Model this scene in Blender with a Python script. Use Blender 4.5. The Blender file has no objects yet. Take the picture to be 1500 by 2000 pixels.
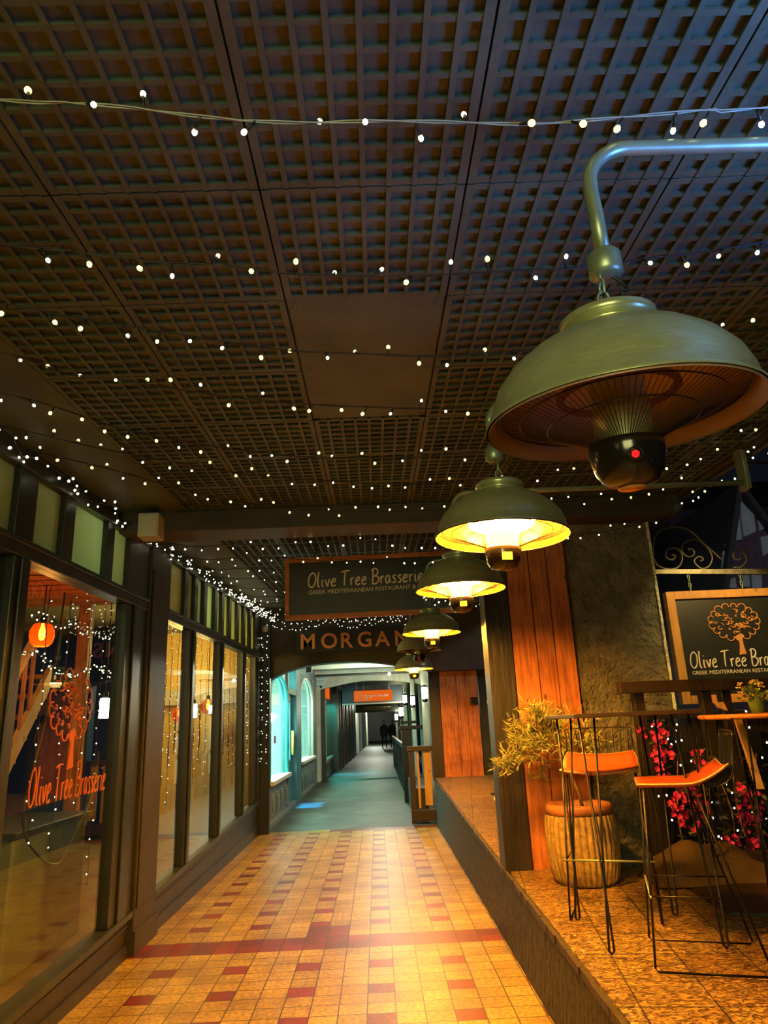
import bpy, bmesh, math, random
from mathutils import Vector, Matrix
random.seed(7)
D = bpy.data
C = bpy.context.scene.collection
scene = bpy.context.scene
PI = math.pi

# ------------------------------------------------------------------ camera
CAM_H = 1.55
cam_d = D.cameras.new('camera')
cam = D.objects.new('camera', cam_d)
C.objects.link(cam)
scene.camera = cam
cam_d.sensor_fit = 'VERTICAL'
cam_d.sensor_height = 36.0
cam_d.sensor_width = 27.0
cam_d.lens = 36.0 * 1380.0 / 2000.0
cam_d.clip_start = 0.02
cam_d.clip_end = 400
fwd = Vector((-13 / 1380, -415 / 1380, -1)).normalized()     # corridor axis in camera axes
up = Vector((-0.037, 1, 0)); up = (up - fwd * up.dot(fwd)).normalized()
rgt = fwd.cross(up)
R3 = Matrix((rgt, fwd, up))
cam.matrix_world = Matrix.Translation((0, 0, CAM_H)) @ R3.to_4x4()

# ------------------------------------------------------------------ view, world, far lights
scene.view_settings.view_transform = 'Standard'
scene.view_settings.look = 'None'
scene.view_settings.exposure = 0.0
scene.view_settings.gamma = 1.0
scene.view_settings.use_curve_mapping = False
scene.cycles.use_denoising = True
scene.cycles.max_bounces = 7
scene.cycles.diffuse_bounces = 4
scene.cycles.glossy_bounces = 4
scene.cycles.transmission_bounces = 6
scene.cycles.transparent_max_bounces = 12
scene.cycles.sample_clamp_indirect = 4.0
scene.cycles.sample_clamp_direct = 0.0
scene.cycles.caustics_reflective = False
scene.cycles.caustics_refractive = False

w = D.worlds.new('night'); scene.world = w; w.use_nodes = True
wb = w.node_tree.nodes['Background']
wb.inputs[0].default_value = (0.010, 0.012, 0.020, 1); wb.inputs[1].default_value = 0.35


def lamp(name, kind, loc, energy, color, size=0.1, target=None, size_y=None, spot=None, blend=0.5):
    l = D.lights.new(name, kind); l.energy = energy; l.color = color
    if kind == 'AREA':
        l.size = size
        if size_y: l.shape = 'RECTANGLE'; l.size_y = size_y
    else:
        l.shadow_soft_size = size
    if kind == 'SPOT':
        l.spot_size = spot or 1.2; l.spot_blend = blend
    o = D.objects.new(name, l); C.objects.link(o); o.location = loc
    if target is not None:
        d = Vector(target) - Vector(loc)
        o.rotation_euler = d.to_track_quat('-Z', 'Y').to_euler()
    return o

# unseen blue spot, added right of the viewer to tint the arcade ceiling
lamp('blue_ceiling_fill', 'SPOT', (2.3, 0.35, 1.8), 900, (0.09, 0.28, 1.0), 0.45, (1.30, .95, 3.0), spot=1.0, blend=1.0)
# unseen soft fill added behind the viewer to brighten the near dome
lamp('fill_behind_viewer', 'AREA', (-0.5, -2.2, 2.3), 80, (0.95, 0.90, 0.36), 1.6, (0.3, 3.5, 1.7))
# small spot lamp under the eave that lights the bracket sign
lamp('sign_spot_light', 'SPOT', (3.05, 4.55, 2.98), 75, (1, .66, .22), .03, (2.75, 5.75, 2.05), spot=1.15, blend=.6)
lamp('house_fill_light', 'AREA', (6.5, 7.0, 5.5), 240, (0.85, 0.9, 1.0), 0.8, (9.6, 18, 4.5))  # unseen street light added to brighten the gable house

# ------------------------------------------------------------------ materials
MATS = {}

def nodes_of(name):
    m = D.materials.new(name); m.use_nodes = True
    nt = m.node_tree; b = nt.nodes['Principled BSDF']
    MATS[name] = m
    return m, nt, b


def pmat(name, col, rough=0.6, metal=0.0, noise=0.0, scale=12.0, bump=0.0, bscale=None, stretch=None, col2=None, spec=0.5, detail=6):
    m, nt, b = nodes_of(name)
    b.inputs['Base Color'].default_value = (*col, 1)
    b.inputs['Roughness'].default_value = rough
    b.inputs['Metallic'].default_value = metal
    b.inputs['Specular IOR Level'].default_value = spec
    L = nt.links.new
    if noise or bump or col2:
        tc = nt.nodes.new('ShaderNodeTexCoord'); mp = nt.nodes.new('ShaderNodeMapping')
        L(tc.outputs['Object'], mp.inputs[0])
        if stretch: mp.inputs['Scale'].default_value = stretch
        n = nt.nodes.new('ShaderNodeTexNoise'); n.inputs['Scale'].default_value = scale; n.inputs['Detail'].default_value = detail
        L(mp.outputs[0], n.inputs['Vector'])
        if noise or col2:
            r = nt.nodes.new('ShaderNodeValToRGB')
            c2 = col2 or tuple(c * (1 - noise) for c in col)
            c1 = col if col2 else tuple(min(1, c * (1 + noise * .6)) for c in col)
            r.color_ramp.elements[0].position = .32; r.color_ramp.elements[1].position = .68
            r.color_ramp.elements[0].color = (*c2, 1); r.color_ramp.elements[1].color = (*c1, 1)
            L(n.outputs['Fac'], r.inputs[0]); L(r.outputs[0], b.inputs['Base Color'])
        if bump:
            n2 = nt.nodes.new('ShaderNodeTexNoise'); n2.inputs['Scale'].default_value = bscale or scale * 4; n2.inputs['Detail'].default_value = 5
            L(mp.outputs[0], n2.inputs['Vector'])
            bp = nt.nodes.new('ShaderNodeBump'); bp.inputs['Strength'].default_value = bump; bp.inputs['Distance'].default_value = .02
            L(n2.outputs['Fac'], bp.inputs['Height']); L(bp.outputs[0], b.inputs['Normal'])
    return m


def emat(name, col, strength, sample=True):
    m = D.materials.new(name); m.use_nodes = True; nt = m.node_tree
    nt.nodes.clear()
    e = nt.nodes.new('ShaderNodeEmission'); e.inputs[0].default_value = (*col, 1); e.inputs[1].default_value = strength
    o = nt.nodes.new('ShaderNodeOutputMaterial'); nt.links.new(e.outputs[0], o.inputs[0])
    if not sample: m.cycles.emission_sampling = 'NONE'
    MATS[name] = m
    return m


def wood(name, c1, c2, scale=9.0, rough=0.55, vertical=True):
    m, nt, b = nodes_of(name); L = nt.links.new
    tc = nt.nodes.new('ShaderNodeTexCoord'); mp = nt.nodes.new('ShaderNodeMapping')
    mp.inputs['Scale'].default_value = (1, 1, .07) if vertical else (.07, 1, 1)
    L(tc.outputs['Object'], mp.inputs[0])
    n = nt.nodes.new('ShaderNodeTexNoise'); n.inputs['Scale'].default_value = scale * 4; n.inputs['Detail'].default_value = 8; n.inputs['Distortion'].default_value = .6
    L(mp.outputs[0], n.inputs['Vector'])
    n2 = nt.nodes.new('ShaderNodeTexNoise'); n2.inputs['Scale'].default_value = 5; n2.inputs['Detail'].default_value = 4
    L(tc.outputs['Object'], n2.inputs['Vector'])
    mx = nt.nodes.new('ShaderNodeMath'); mx.operation = 'MULTIPLY_ADD'; mx.inputs[1].default_value = .6
    L(n.outputs['Fac'], mx.inputs[0])
    m2 = nt.nodes.new('ShaderNodeMath'); m2.operation = 'MULTIPLY'; m2.inputs[1].default_value = .4
    L(n2.outputs['Fac'], m2.inputs[0]); L(m2.outputs[0], mx.inputs[2])
    r = nt.nodes.new('ShaderNodeValToRGB')
    r.color_ramp.elements[0].position = .38; r.color_ramp.elements[1].position = .62
    r.color_ramp.elements[0].color = (*c2, 1); r.color_ramp.elements[1].color = (*c1, 1)
    L(mx.outputs[0], r.inputs[0])
    v = nt.nodes.new('ShaderNodeTexVoronoi'); v.inputs['Scale'].default_value = 4.5      # knots
    mp2 = nt.nodes.new('ShaderNodeMapping'); mp2.inputs['Scale'].default_value = (1.6, 1.6, .8)
    L(tc.outputs['Object'], mp2.inputs[0]); L(mp2.outputs[0], v.inputs['Vector'])
    kr = nt.nodes.new('ShaderNodeValToRGB'); kr.color_ramp.elements[0].position = .05; kr.color_ramp.elements[1].position = .12
    kr.color_ramp.elements[0].color = (.12, .08, .05, 1); kr.color_ramp.elements[1].color = (1, 1, 1, 1)
    L(v.outputs['Distance'], kr.inputs[0])
    mm = nt.nodes.new('ShaderNodeMix'); mm.data_type = 'RGBA'; mm.blend_type = 'MULTIPLY'; mm.inputs[0].default_value = .8
    L(r.outputs[0], mm.inputs[6]); L(kr.outputs[0], mm.inputs[7]); L(mm.outputs[2], b.inputs['Base Color'])
    b.inputs['Roughness'].default_value = rough
    bp = nt.nodes.new('ShaderNodeBump'); bp.inputs['Strength'].default_value = .3; bp.inputs['Distance'].default_value = .01
    L(n.outputs['Fac'], bp.inputs['Height']); L(bp.outputs[0], b.inputs['Normal'])
    return m


def glass(name, tint=(.96, 1, .97), boost=1.9, rough=0.015):
    m = D.materials.new(name); m.use_nodes = True; nt = m.node_tree; nt.nodes.clear(); L = nt.links.new
    t = nt.nodes.new('ShaderNodeBsdfTransparent'); t.inputs[0].default_value = (*tint, 1)
    g = nt.nodes.new('ShaderNodeBsdfGlossy'); g.inputs['Roughness'].default_value = rough
    f = nt.nodes.new('ShaderNodeFresnel'); f.inputs[0].default_value = 1.5
    k = nt.nodes.new('ShaderNodeMath'); k.operation = 'MULTIPLY'; k.inputs[1].default_value = boost; k.use_clamp = True
    geo = nt.nodes.new('ShaderNodeNewGeometry'); inv = nt.nodes.new('ShaderNodeMath'); inv.operation = 'SUBTRACT'; inv.inputs[0].default_value = 1.0
    L(geo.outputs['Backfacing'], inv.inputs[1])      # only the outer face of a pane mirrors
    kk = nt.nodes.new('ShaderNodeMath'); kk.operation = 'MULTIPLY'; L(f.outputs[0], kk.inputs[0]); L(inv.outputs[0], kk.inputs[1]); L(kk.outputs[0], k.inputs[0])
    x = nt.nodes.new('ShaderNodeMixShader'); L(k.outputs[0], x.inputs[0]); L(t.outputs[0], x.inputs[1]); L(g.outputs[0], x.inputs[2])
    o = nt.nodes.new('ShaderNodeOutputMaterial'); L(x.outputs[0], o.inputs[0])
    MATS[name] = m
    return m

pmat('ceiling_paint', (.066, .083, .048), .5, noise=.35, scale=3, bump=.15, bscale=40)
pmat('beam_paint', (.045, .038, .028), .5, noise=.3, scale=4)
pmat('frame_paint', (.025, .031, .020), .38, noise=.3, scale=6, bump=.08)
pmat('frame_dark', (.018, .022, .020), .35, noise=.2, scale=6)
pmat('pilaster_paint', (.032, .026, .015), .5, noise=.25, scale=5, bump=.1)
pmat('base_board', (.020, .018, .012), .42, noise=.35, scale=5, bump=.15, bscale=30)
pmat('kerb_paint', (.018, .021, .014), .62, noise=.75, scale=9, bump=.9, bscale=16)
pmat('arch_paint', (.045, .040, .028), .6, noise=.25, scale=4, bump=.12)
pmat('cream_paint', (.62, .60, .50), .6, noise=.12, scale=3)
pmat('white_paint', (.78, .78, .72), .5, noise=.08, scale=5)
pmat('box_plastic', (.55, .55, .48), .4)
pmat('stucco', (.17, .16, .115), .85, noise=.35, scale=7, bump=1.0, bscale=22)
[nd for nd in MATS['stucco'].node_tree.nodes if nd.type == 'BUMP'][0].inputs['Distance'].default_value = .07
pmat('lit_edge_tint', (.75, .80, .50), .7, noise=.5, scale=40, bump=.7, bscale=60)
pmat('dark_timber', (.020, .014, .010), .45, noise=.4, scale=8, bump=.25, stretch=(1, 1, .15))
pmat('dark_timber_h', (.026, .015, .009), .5, noise=.4, scale=8, bump=.25)
wood('pine', (.62, .21, .05), (.26, .07, .018))
wood('pine_h', (.60, .24, .06), (.36, .12, .03), vertical=False)
wood('frame_orange', (.85, .42, .09), (.65, .28, .05))
wood('pine_pale', (.62, .40, .16), (.45, .26, .09))
pmat('brushed_steel', (.55, .60, .34), .30, .58, noise=.12, scale=30, stretch=(1, 1, 6))
pmat('steel_pipe', (.34, .42, .28), .38, .6, noise=.15, scale=20)
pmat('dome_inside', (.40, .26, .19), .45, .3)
pmat('dome_inside_lit', (.11, .040, .002), .5)  # orange of the glow is put into the colour of lit domes
pmat('black_plastic', (.010, .009, .009), .15, spec=.7)
pmat('black_metal', (.012, .011, .010), .35, .4)
pmat('wire_dark', (.03, .025, .02), .4, .5)
pmat('cable_black', (.010, .010, .008), .45)
pmat('cable_clear', (.30, .32, .24), .25)
pmat('orange_leather', (.72, .10, .025), .42, noise=.2, scale=14, bump=.15, bscale=90)
pmat('orange_pvc', (.80, .16, .02), .5)
pmat('yellow_label', (.85, .62, .12), .5)
pmat('slate_board', (.020, .022, .018), .4, noise=.2, scale=6)
pmat('letter_cream', (.95, .86, .66), .5)
pmat('letter_orange', (.85, .36, .10), .45)
pmat('letter_copper', (.95, .36, .12), .3, .5)
pmat('letter_white', (.85, .85, .8), .5)
pmat('letter_dark', (.03, .03, .03), .5)
pmat('pot_glaze', (.40, .28, .10), .28, noise=.45, scale=30, bump=.25, bscale=60)
pmat('pot_rim', (.42, .16, .06), .45, noise=.3, scale=12)
pmat('soil', (.03, .02, .012), .9, noise=.4, scale=20, bump=.6)
pmat('bark', (.22, .13, .06), .8, noise=.4, scale=30, bump=.4)
pmat('leaf_olive', (.34, .36, .12), .5, noise=.35, scale=9)
pmat('leaf_green', (.10, .18, .04), .5, noise=.4, scale=12)
pmat('leaf_dark', (.02, .035, .015), .6, noise=.3, scale=12)
pmat('petal_pink', (.80, .03, .22), .5, noise=.4, scale=20)
pmat('petal_yellow', (.85, .65, .15), .5)
pmat('cushion_brown', (.075, .048, .02), .8, noise=.4, scale=5, bump=.5, bscale=25)
pmat('asphalt', (.042, .056, .034), .5, noise=.6, scale=2.2, bump=.5, bscale=60)
pmat('shop_teal_paint', (.06, .22, .26), .4, noise=.2, scale=5)
pmat('shop_grey_paint', (.16, .20, .19), .45, noise=.2, scale=5)
pmat('shop_wall_pale', (.62, .80, .76), .7)
pmat('shop_wall_cyan', (.08, .72, .80), .6)
pmat('blue_fascia', (.10, .14, .20), .5, noise=.2, scale=5)
pmat('render_green', (.42, .44, .34), .7, noise=.2, scale=3)
pmat('shop_floor', (.16, .11, .055), .4, noise=.4, scale=3)
pmat('shop_wall', (.20, .19, .12), .8, noise=.3, scale=2)
pmat('reflection_yellow', (.78, .58, .20), .7, noise=.15, scale=2)
pmat('brown_cloth', (.12, .08, .05), .9)
pmat('coat_dark', (.012, .012, .014), .8)
pmat('skin', (.55, .36, .26), .6)
pmat('roof_tile', (.03, .022, .025), .8, noise=.3, scale=6)
pmat('gable_white', (.30, .34, .34), .8, noise=.15, scale=4)
pmat('brick_dark', (.075, .045, .06), .9, noise=.3, scale=8)
pmat('street_paving', (.05, .05, .05), .8, noise=.3, scale=4)
pmat('scroll_iron', (.20, .19, .13), .45, .7, noise=.3, scale=30)
glass('glass_clear')
glass('glass_far', boost=1.2)
emat('bulb_warm', (1.0, .92, .26), 3.2)
emat('bulb_white', (1.0, .96, .62), 3.6)
emat('bulb_small', (1.0, .94, .62), 3.0)
emat('heater_glow', (1.0, .40, .035), 1350)
emat('heater_dull', (1.0, .16, .04), .03)
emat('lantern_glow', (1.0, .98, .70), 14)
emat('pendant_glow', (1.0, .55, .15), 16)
emat('heater_tube', (1.0, .75, .25), 5)
emat('red_led', (1.0, .02, .02), 1.2)
emat('shop_tube', (.55, 1.0, .95), 6)
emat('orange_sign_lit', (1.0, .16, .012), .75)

# frosted transom glass, a little light passes through it
m, nt, b = nodes_of('glass_frosted')
b.inputs['Base Color'].default_value = (.50, .60, .38, 1); b.inputs['Roughness'].default_value = .25
tr = nt.nodes.new('ShaderNodeBsdfTranslucent'); tr.inputs[0].default_value = (.75, .9, .6, 1)
n = nt.nodes.new('ShaderNodeTexNoise'); n.inputs['Scale'].default_value = 160
bp = nt.nodes.new('ShaderNodeBump'); bp.inputs['Strength'].default_value = .25; bp.inputs['Distance'].default_value = .002
nt.links.new(n.outputs['Fac'], bp.inputs['Height']); nt.links.new(bp.outputs[0], b.inputs['Normal'])
mx = nt.nodes.new('ShaderNodeMixShader'); mx.inputs[0].default_value = .55
nt.links.new(b.outputs[0], mx.inputs[1]); nt.links.new(tr.outputs[0], mx.inputs[2])
nt.links.new(mx.outputs[0], nt.nodes['Material Output'].inputs[0])

# orange glass shade of the pendants
m, nt, b = nodes_of('amber_glass')
b.inputs['Base Color'].default_value = (.9, .28, .04, 1); b.inputs['Roughness'].default_value = .2
tr = nt.nodes.new('ShaderNodeBsdfTransparent'); tr.inputs[0].default_value = (1, .45, .10, 1)
mx = nt.nodes.new('ShaderNodeMixShader'); mx.inputs[0].default_value = .72
nt.links.new(b.outputs[0], mx.inputs[1]); nt.links.new(tr.outputs[0], mx.inputs[2])
nt.links.new(mx.outputs[0], nt.nodes['Material Output'].inputs[0])

# arcade floor: cream quarry tiles with dark red accent tiles and a double red band
def tile_floor():
    m, nt, b = nodes_of('tile_floor'); L = nt.links.new
    def M(op, a, bb=None, c=None, clamp=False):
        nd = nt.nodes.new('ShaderNodeMath'); nd.operation = op; nd.use_clamp = clamp
        for i, v in enumerate((a, bb, c)):
            if v is None: continue
            if isinstance(v, (int, float)): nd.inputs[i].default_value = v
            else: L(v, nd.inputs[i])
        return nd.outputs[0]
    tc = nt.nodes.new('ShaderNodeTexCoord'); sp = nt.nodes.new('ShaderNodeSeparateXYZ'); L(tc.outputs['Object'], sp.inputs[0])
    X, Y = sp.outputs[0], sp.outputs[1]
    TW = .1637
    u = M('DIVIDE', M('ADD', X, .035 + TW / 2 + TW * 30), TW)          # tile columns; column 30 holds red tiles
    near = M('LESS_THAN', Y, 5.85)
    band = M('MULTIPLY', M('GREATER_THAN', Y, 5.85), M('LESS_THAN', Y, 6.165))
    far = M('GREATER_THAN', Y, 6.165)
    v_n = M('DIVIDE', M('ADD', Y, -5.47 + .158 / 2 + .158 * 60), .158)
    v_f = M('DIVIDE', M('ADD', Y, -6.535 + .1437 / 2 + .1437 * 60), .1437)
    v_b = M('DIVIDE', M('ADD', Y, -5.85 + 60 * .1575), .1575)
    v = M('ADD', M('ADD', M('MULTIPLY', v_n, near), M('MULTIPLY', v_f, far)), M('MULTIPLY', v_b, band))
    fu, fv = M('FRACT', u), M('FRACT', v); iu, iv = M('FLOOR', u), M('FLOOR', v)
    isu = M('LESS_THAN', M('MODULO', iu, 3), .5); isv = M('LESS_THAN', M('MODULO', iv, 3), .5)
    red = M('MULTIPLY', isu, isv)
    red = M('MAXIMUM', red, band)
    patch = M('MULTIPLY', M('MULTIPLY', M('GREATER_THAN', X, -.61), M('LESS_THAN', X, -.28)), M('MULTIPLY', far, M('LESS_THAN', Y, 6.46)))
    red = M('MAXIMUM', red, patch)
    edge_l = M('LESS_THAN', X, -1.81); edge_e = M('GREATER_THAN', Y, 11.82)
    red = M('MAXIMUM', red, M('MULTIPLY', edge_e, M('GREATER_THAN', X, -.8)))
    def grout(f, wd): return M('MINIMUM', M('GREATER_THAN', f, wd * 1.3), M('LESS_THAN', f, 1 - wd * 1.3))
    g = M('MINIMUM', grout(fu, .016), grout(fv, .018))
    cell = nt.nodes.new('ShaderNodeCombineXYZ'); L(iu, cell.inputs[0]); L(iv, cell.inputs[1])
    wn = nt.nodes.new('ShaderNodeTexWhiteNoise'); L(cell.outputs[0], wn.inputs['Vector'])
    n1 = nt.nodes.new('ShaderNodeTexNoise'); n1.inputs['Scale'].default_value = 38; n1.inputs['Detail'].default_value = 8; L(tc.outputs['Object'], n1.inputs['Vector'])
    n2 = nt.nodes.new('ShaderNodeTexNoise'); n2.inputs['Scale'].default_value = 3.0; n2.inputs['Detail'].default_value = 6; L(tc.outputs['Object'], n2.inputs['Vector'])
    def mixc(f, a, bb, mode='MIX'):
        nd = nt.nodes.new('ShaderNodeMix'); nd.data_type = 'RGBA'; nd.blend_type = mode
        if isinstance(f, (int, float)): nd.inputs[0].default_value = f
        else: L(f, nd.inputs[0])
        for k, vv in ((6, a), (7, bb)):
            if isinstance(vv, tuple): nd.inputs[k].default_value = (*vv, 1)
            else: L(vv, nd.inputs[k])
        return nd.outputs[2]
    cream = mixc(wn.outputs['Value'], (.44, .31, .07), (.62, .46, .12))
    reds = mixc(wn.outputs['Value'], (.17, .016, .008), (.33, .026, .010))
    col = mixc(red, cream, reds)
    r1 = nt.nodes.new('ShaderNodeValToRGB'); r1.color_ramp.elements[0].position = .35; r1.color_ramp.elements[1].position = .65
    r1.color_ramp.elements[0].color = (.30, .24, .16, 1); L(n1.outputs['Fac'], r1.inputs[0])
    col = mixc(.75, col, r1.outputs[0], 'MULTIPLY')
    r2 = nt.nodes.new('ShaderNodeValToRGB'); r2.color_ramp.elements[0].position = .3; r2.color_ramp.elements[1].position = .6
    r2.color_ramp.elements[0].color = (.50, .45, .38, 1); L(n2.outputs['Fac'], r2.inputs[0])
    col = mixc(.7, col, r2.outputs[0], 'MULTIPLY')
    v3 = nt.nodes.new('ShaderNodeTexVoronoi'); v3.inputs['Scale'].default_value = 6.0; L(tc.outputs['Object'], v3.inputs['Vector'])
    r3 = nt.nodes.new('ShaderNodeValToRGB'); r3.color_ramp.elements[0].position = .02; r3.color_ramp.elements[1].position = .05
    r3.color_ramp.elements[0].color = (.3, .25, .2, 1); L(v3.outputs['Distance'], r3.inputs[0])
    col = mixc(.6, col, r3.outputs[0], 'MULTIPLY')
    col = mixc(g, (.035, .02, .008), col)
    L(col, b.inputs['Base Color'])
    b.inputs['Specular IOR Level'].default_value = .32
    rr = M('ADD', M('MULTIPLY', n1.outputs['Fac'], .28), .26); L(rr, b.inputs['Roughness'])
    h = M('ADD', M('MULTIPLY', g, .6), M('MULTIPLY', n1.outputs['Fac'], .5))
    bp = nt.nodes.new('ShaderNodeBump'); bp.inputs['Strength'].default_value = .5; bp.inputs['Distance'].default_value = .006
    L(h, bp.inputs['Height']); L(bp.outputs[0], b.inputs['Normal'])
tile_floor()

# terrace deck: worn sealed paving with small rippled relief
def terrace():
    m, nt, b = nodes_of('terrace_paving'); L = nt.links.new
    tc = nt.nodes.new('ShaderNodeTexCoord')
    mp = nt.nodes.new('ShaderNodeMapping'); mp.inputs['Rotation'].default_value = (0, 0, .12); L(tc.outputs['Object'], mp.inputs[0])
    br = nt.nodes.new('ShaderNodeTexBrick'); br.inputs['Scale'].default_value = 1.0
    br.offset = 0; br.inputs['Brick Width'].default_value = .30; br.inputs['Row Height'].default_value = .30; br.inputs['Mortar Size'].default_value = .004
    br.inputs['Color1'].default_value = (.62, .42, .14, 1); br.inputs['Color2'].default_value = (.48, .28, .08, 1); br.inputs['Mortar'].default_value = (.05, .03, .015, 1)
    L(mp.outputs[0], br.inputs['Vector'])
    n = nt.nodes.new('ShaderNodeTexNoise'); n.inputs['Scale'].default_value = 24; n.inputs['Detail'].default_value = 3; n.inputs['Distortion'].default_value = 1.6
    mp2 = nt.nodes.new('ShaderNodeMapping'); mp2.inputs['Scale'].default_value = (1, 1.8, 1); L(tc.outputs['Object'], mp2.inputs[0]); L(mp2.outputs[0], n.inputs['Vector'])
    r = nt.nodes.new('ShaderNodeValToRGB'); r.color_ramp.elements[0].position = .42; r.color_ramp.elements[1].position = .60
    r.color_ramp.elements[0].color = (.16, .12, .09, 1); L(n.outputs['Fac'], r.inputs[0])
    mx = nt.nodes.new('ShaderNodeMix'); mx.data_type = 'RGBA'; mx.blend_type = 'MULTIPLY'; mx.inputs[0].default_value = 1.0
    L(br.outputs['Color'], mx.inputs[6]); L(r.outputs[0], mx.inputs[7]); L(mx.outputs[2], b.inputs['Base Color'])
    b.inputs['Roughness'].default_value = .28
    bp = nt.nodes.new('ShaderNodeBump'); bp.inputs['Strength'].default_value = 1.0; bp.inputs['Distance'].default_value = .04
    L(n.outputs['Fac'], bp.inputs['Height']); L(bp.outputs[0], b.inputs['Normal'])
terrace()


# ------------------------------------------------------------------ mesh helpers
class MB:
    def __init__(s): s.v = []; s.f = []; s.m = []; s.sm = []
    def add(s, vs, fs, mi=0, smooth=False):
        o = len(s.v); s.v += [tuple(v) for v in vs]
        for f in fs: s.f.append([i + o for i in f]); s.m.append(mi); s.sm.append(smooth)
        return s
    def hexa(s, c, mi=0):       # 8 corners: bottom 4 ccw, top 4 ccw
        return s.add(c, [(3, 2, 1, 0), (4, 5, 6, 7), (0, 1, 5, 4), (1, 2, 6, 5), (2, 3, 7, 6), (3, 0, 4, 7)], mi)
    def box(s, x0, x1, y0, y1, z0, z1, mi=0):
        if x0 > x1: x0, x1 = x1, x0
        if y0 > y1: y0, y1 = y1, y0
        f0, f1 = (z0 if callable(z0) else (lambda y: z0)), (z1 if callable(z1) else (lambda y: z1))
        return s.hexa([(x0, y0, f0(y0)), (x1, y0, f0(y0)), (x1, y1, f0(y1)), (x0, y1, f0(y1)),
                       (x0, y0, f1(y0)), (x1, y0, f1(y0)), (x1, y1, f1(y1)), (x0, y1, f1(y1))], mi)
    def prism(s, pts, axis, a, b, mi=0):   # extrude a 2D outline along an axis; pts are (p, q)
        def P(p, q, t): return {'x': (t, p, q), 'y': (p, t, q), 'z': (p, q, t)}[axis]
        n = len(pts)
        vs = [P(p, q, a) for p, q in pts] + [P(p, q, b) for p, q in pts]
        fs = [tuple(range(n)), tuple(range(2 * n - 1, n - 1, -1))]
        fs += [(i, i + n, (i + 1) % n + n, (i + 1) % n) for i in range(n)]
        return s.add(vs, fs, mi)
    def tube(s, pts, r, n=8, mi=0, caps=True, closed=False, smooth=True):
        pts = [Vector(p) for p in pts]; N = len(pts); rs = r if isinstance(r, (list, tuple)) else [r] * N
        ring = []; prev = None
        for i, p in enumerate(pts):
            if closed: t = pts[(i + 1) % N] - pts[i - 1]
            else: t = pts[min(i + 1, N - 1)] - pts[max(i - 1, 0)]
            if t.length < 1e-9: t = Vector((0, 0, 1))
            t.normalize()
            if prev is None:
                a = Vector((0, 0, 1)) if abs(t.z) < .9 else Vector((1, 0, 0)); u = t.cross(a).normalized()
            else:
                u = prev - t * prev.dot(t); u = u.normalized() if u.length > 1e-6 else t.orthogonal().normalized()
            prev = u; w_ = t.cross(u)
            ring.append([p + (u * math.cos(2 * PI * k / n) + w_ * math.sin(2 * PI * k / n)) * rs[i] for k in range(n)])
        vs = [v for rg in ring for v in rg]; fs = []
        for i in range(N if closed else N - 1):
            j = (i + 1) % N
            for k in range(n): fs.append((i * n + k, i * n + (k + 1) % n, j * n + (k + 1) % n, j * n + k))
        if caps and not closed: fs += [tuple(range(n - 1, -1, -1)), tuple((N - 1) * n + k for k in range(n))]
        return s.add(vs, fs, mi, smooth)
    def lathe(s, prof, n=32, c=(0, 0, 0), mi=0, smooth=True, cap0=False, cap1=False):
        vs = [(c[0] + r * math.cos(2 * PI * k / n), c[1] + r * math.sin(2 * PI * k / n), c[2] + z) for r, z in prof for k in range(n)]
        fs = [(i * n + k, i * n + (k + 1) % n, (i + 1) * n + (k + 1) % n, (i + 1) * n + k) for i in range(len(prof) - 1) for k in range(n)]
        if cap0: fs.append(tuple(range(n - 1, -1, -1)))
        if cap1: fs.append(tuple((len(prof) - 1) * n + k for k in range(n)))
        return s.add(vs, fs, mi, smooth)
    def sphere(s, c, r, n=10, mi=0, sz=1.0):
        prof = [(max(1e-4, r * math.sin(PI * i / n)), -r * sz * math.cos(PI * i / n)) for i in range(n + 1)]
        return s.lathe(prof, n + 2, c, mi)


def obj(name, mb, mats, parent=None, loc=(0, 0, 0), rot=None, bevel=0.0):
    me = D.meshes.new(name); me.from_pydata(mb.v, [], mb.f)
    if isinstance(mats, str): mats = [mats]
    for k in mats: me.materials.append(MATS[k])
    me.polygons.foreach_set('material_index', mb.m); me.polygons.foreach_set('use_smooth', mb.sm)
    me.update()
    bm = bmesh.new(); bm.from_mesh(me); bmesh.ops.recalc_face_normals(bm, faces=bm.faces); bm.to_mesh(me); bm.free()
    o = D.objects.new(name, me); C.objects.link(o); o.location = loc
    if rot: o.rotation_euler = rot
    if parent: o.parent = parent
    if bevel:
        bv = o.modifiers.new('b', 'BEVEL'); bv.width = bevel; bv.segments = 2; bv.limit_method = 'ANGLE'
    return o


def tag(o, label, cat, group=None, kind=None):
    o['label'] = label; o['category'] = cat
    if group: o['group'] = group
    if kind: o['kind'] = kind
    return o


def thing(name, label, cat, loc=(0, 0, 0), rotz=0.0, group=None):
    o = D.objects.new(name, None); C.objects.link(o); o.empty_display_size = .1
    o.location = loc; o.rotation_euler = (0, 0, rotz)
    return tag(o, label, cat, group)


def struct(name, mb, mats, label=None, cat=None, bevel=0.0):
    o = obj(name, mb, mats, bevel=bevel); o['kind'] = 'structure'
    tag(o, label or name.replace('_', ' '), cat or name.split('_')[0])
    return o


def sthing(name, label, cat, loc=(0, 0, 0)):
    o = thing(name, label, cat, loc); o['kind'] = 'structure'; return o


def dup(root, loc, rotz=None, label=None, group=None):
    r = root.copy(); C.objects.link(r); r.location = loc
    if rotz is not None: r.rotation_euler = (0, 0, rotz)
    if label: r['label'] = label
    if group: r['group'] = group
    for ch in list(root.children):
        c = ch.copy(); C.objects.link(c); c.parent = r
        for g in ch.children:
            d = g.copy(); C.objects.link(d); d.parent = c
    return r


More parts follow.
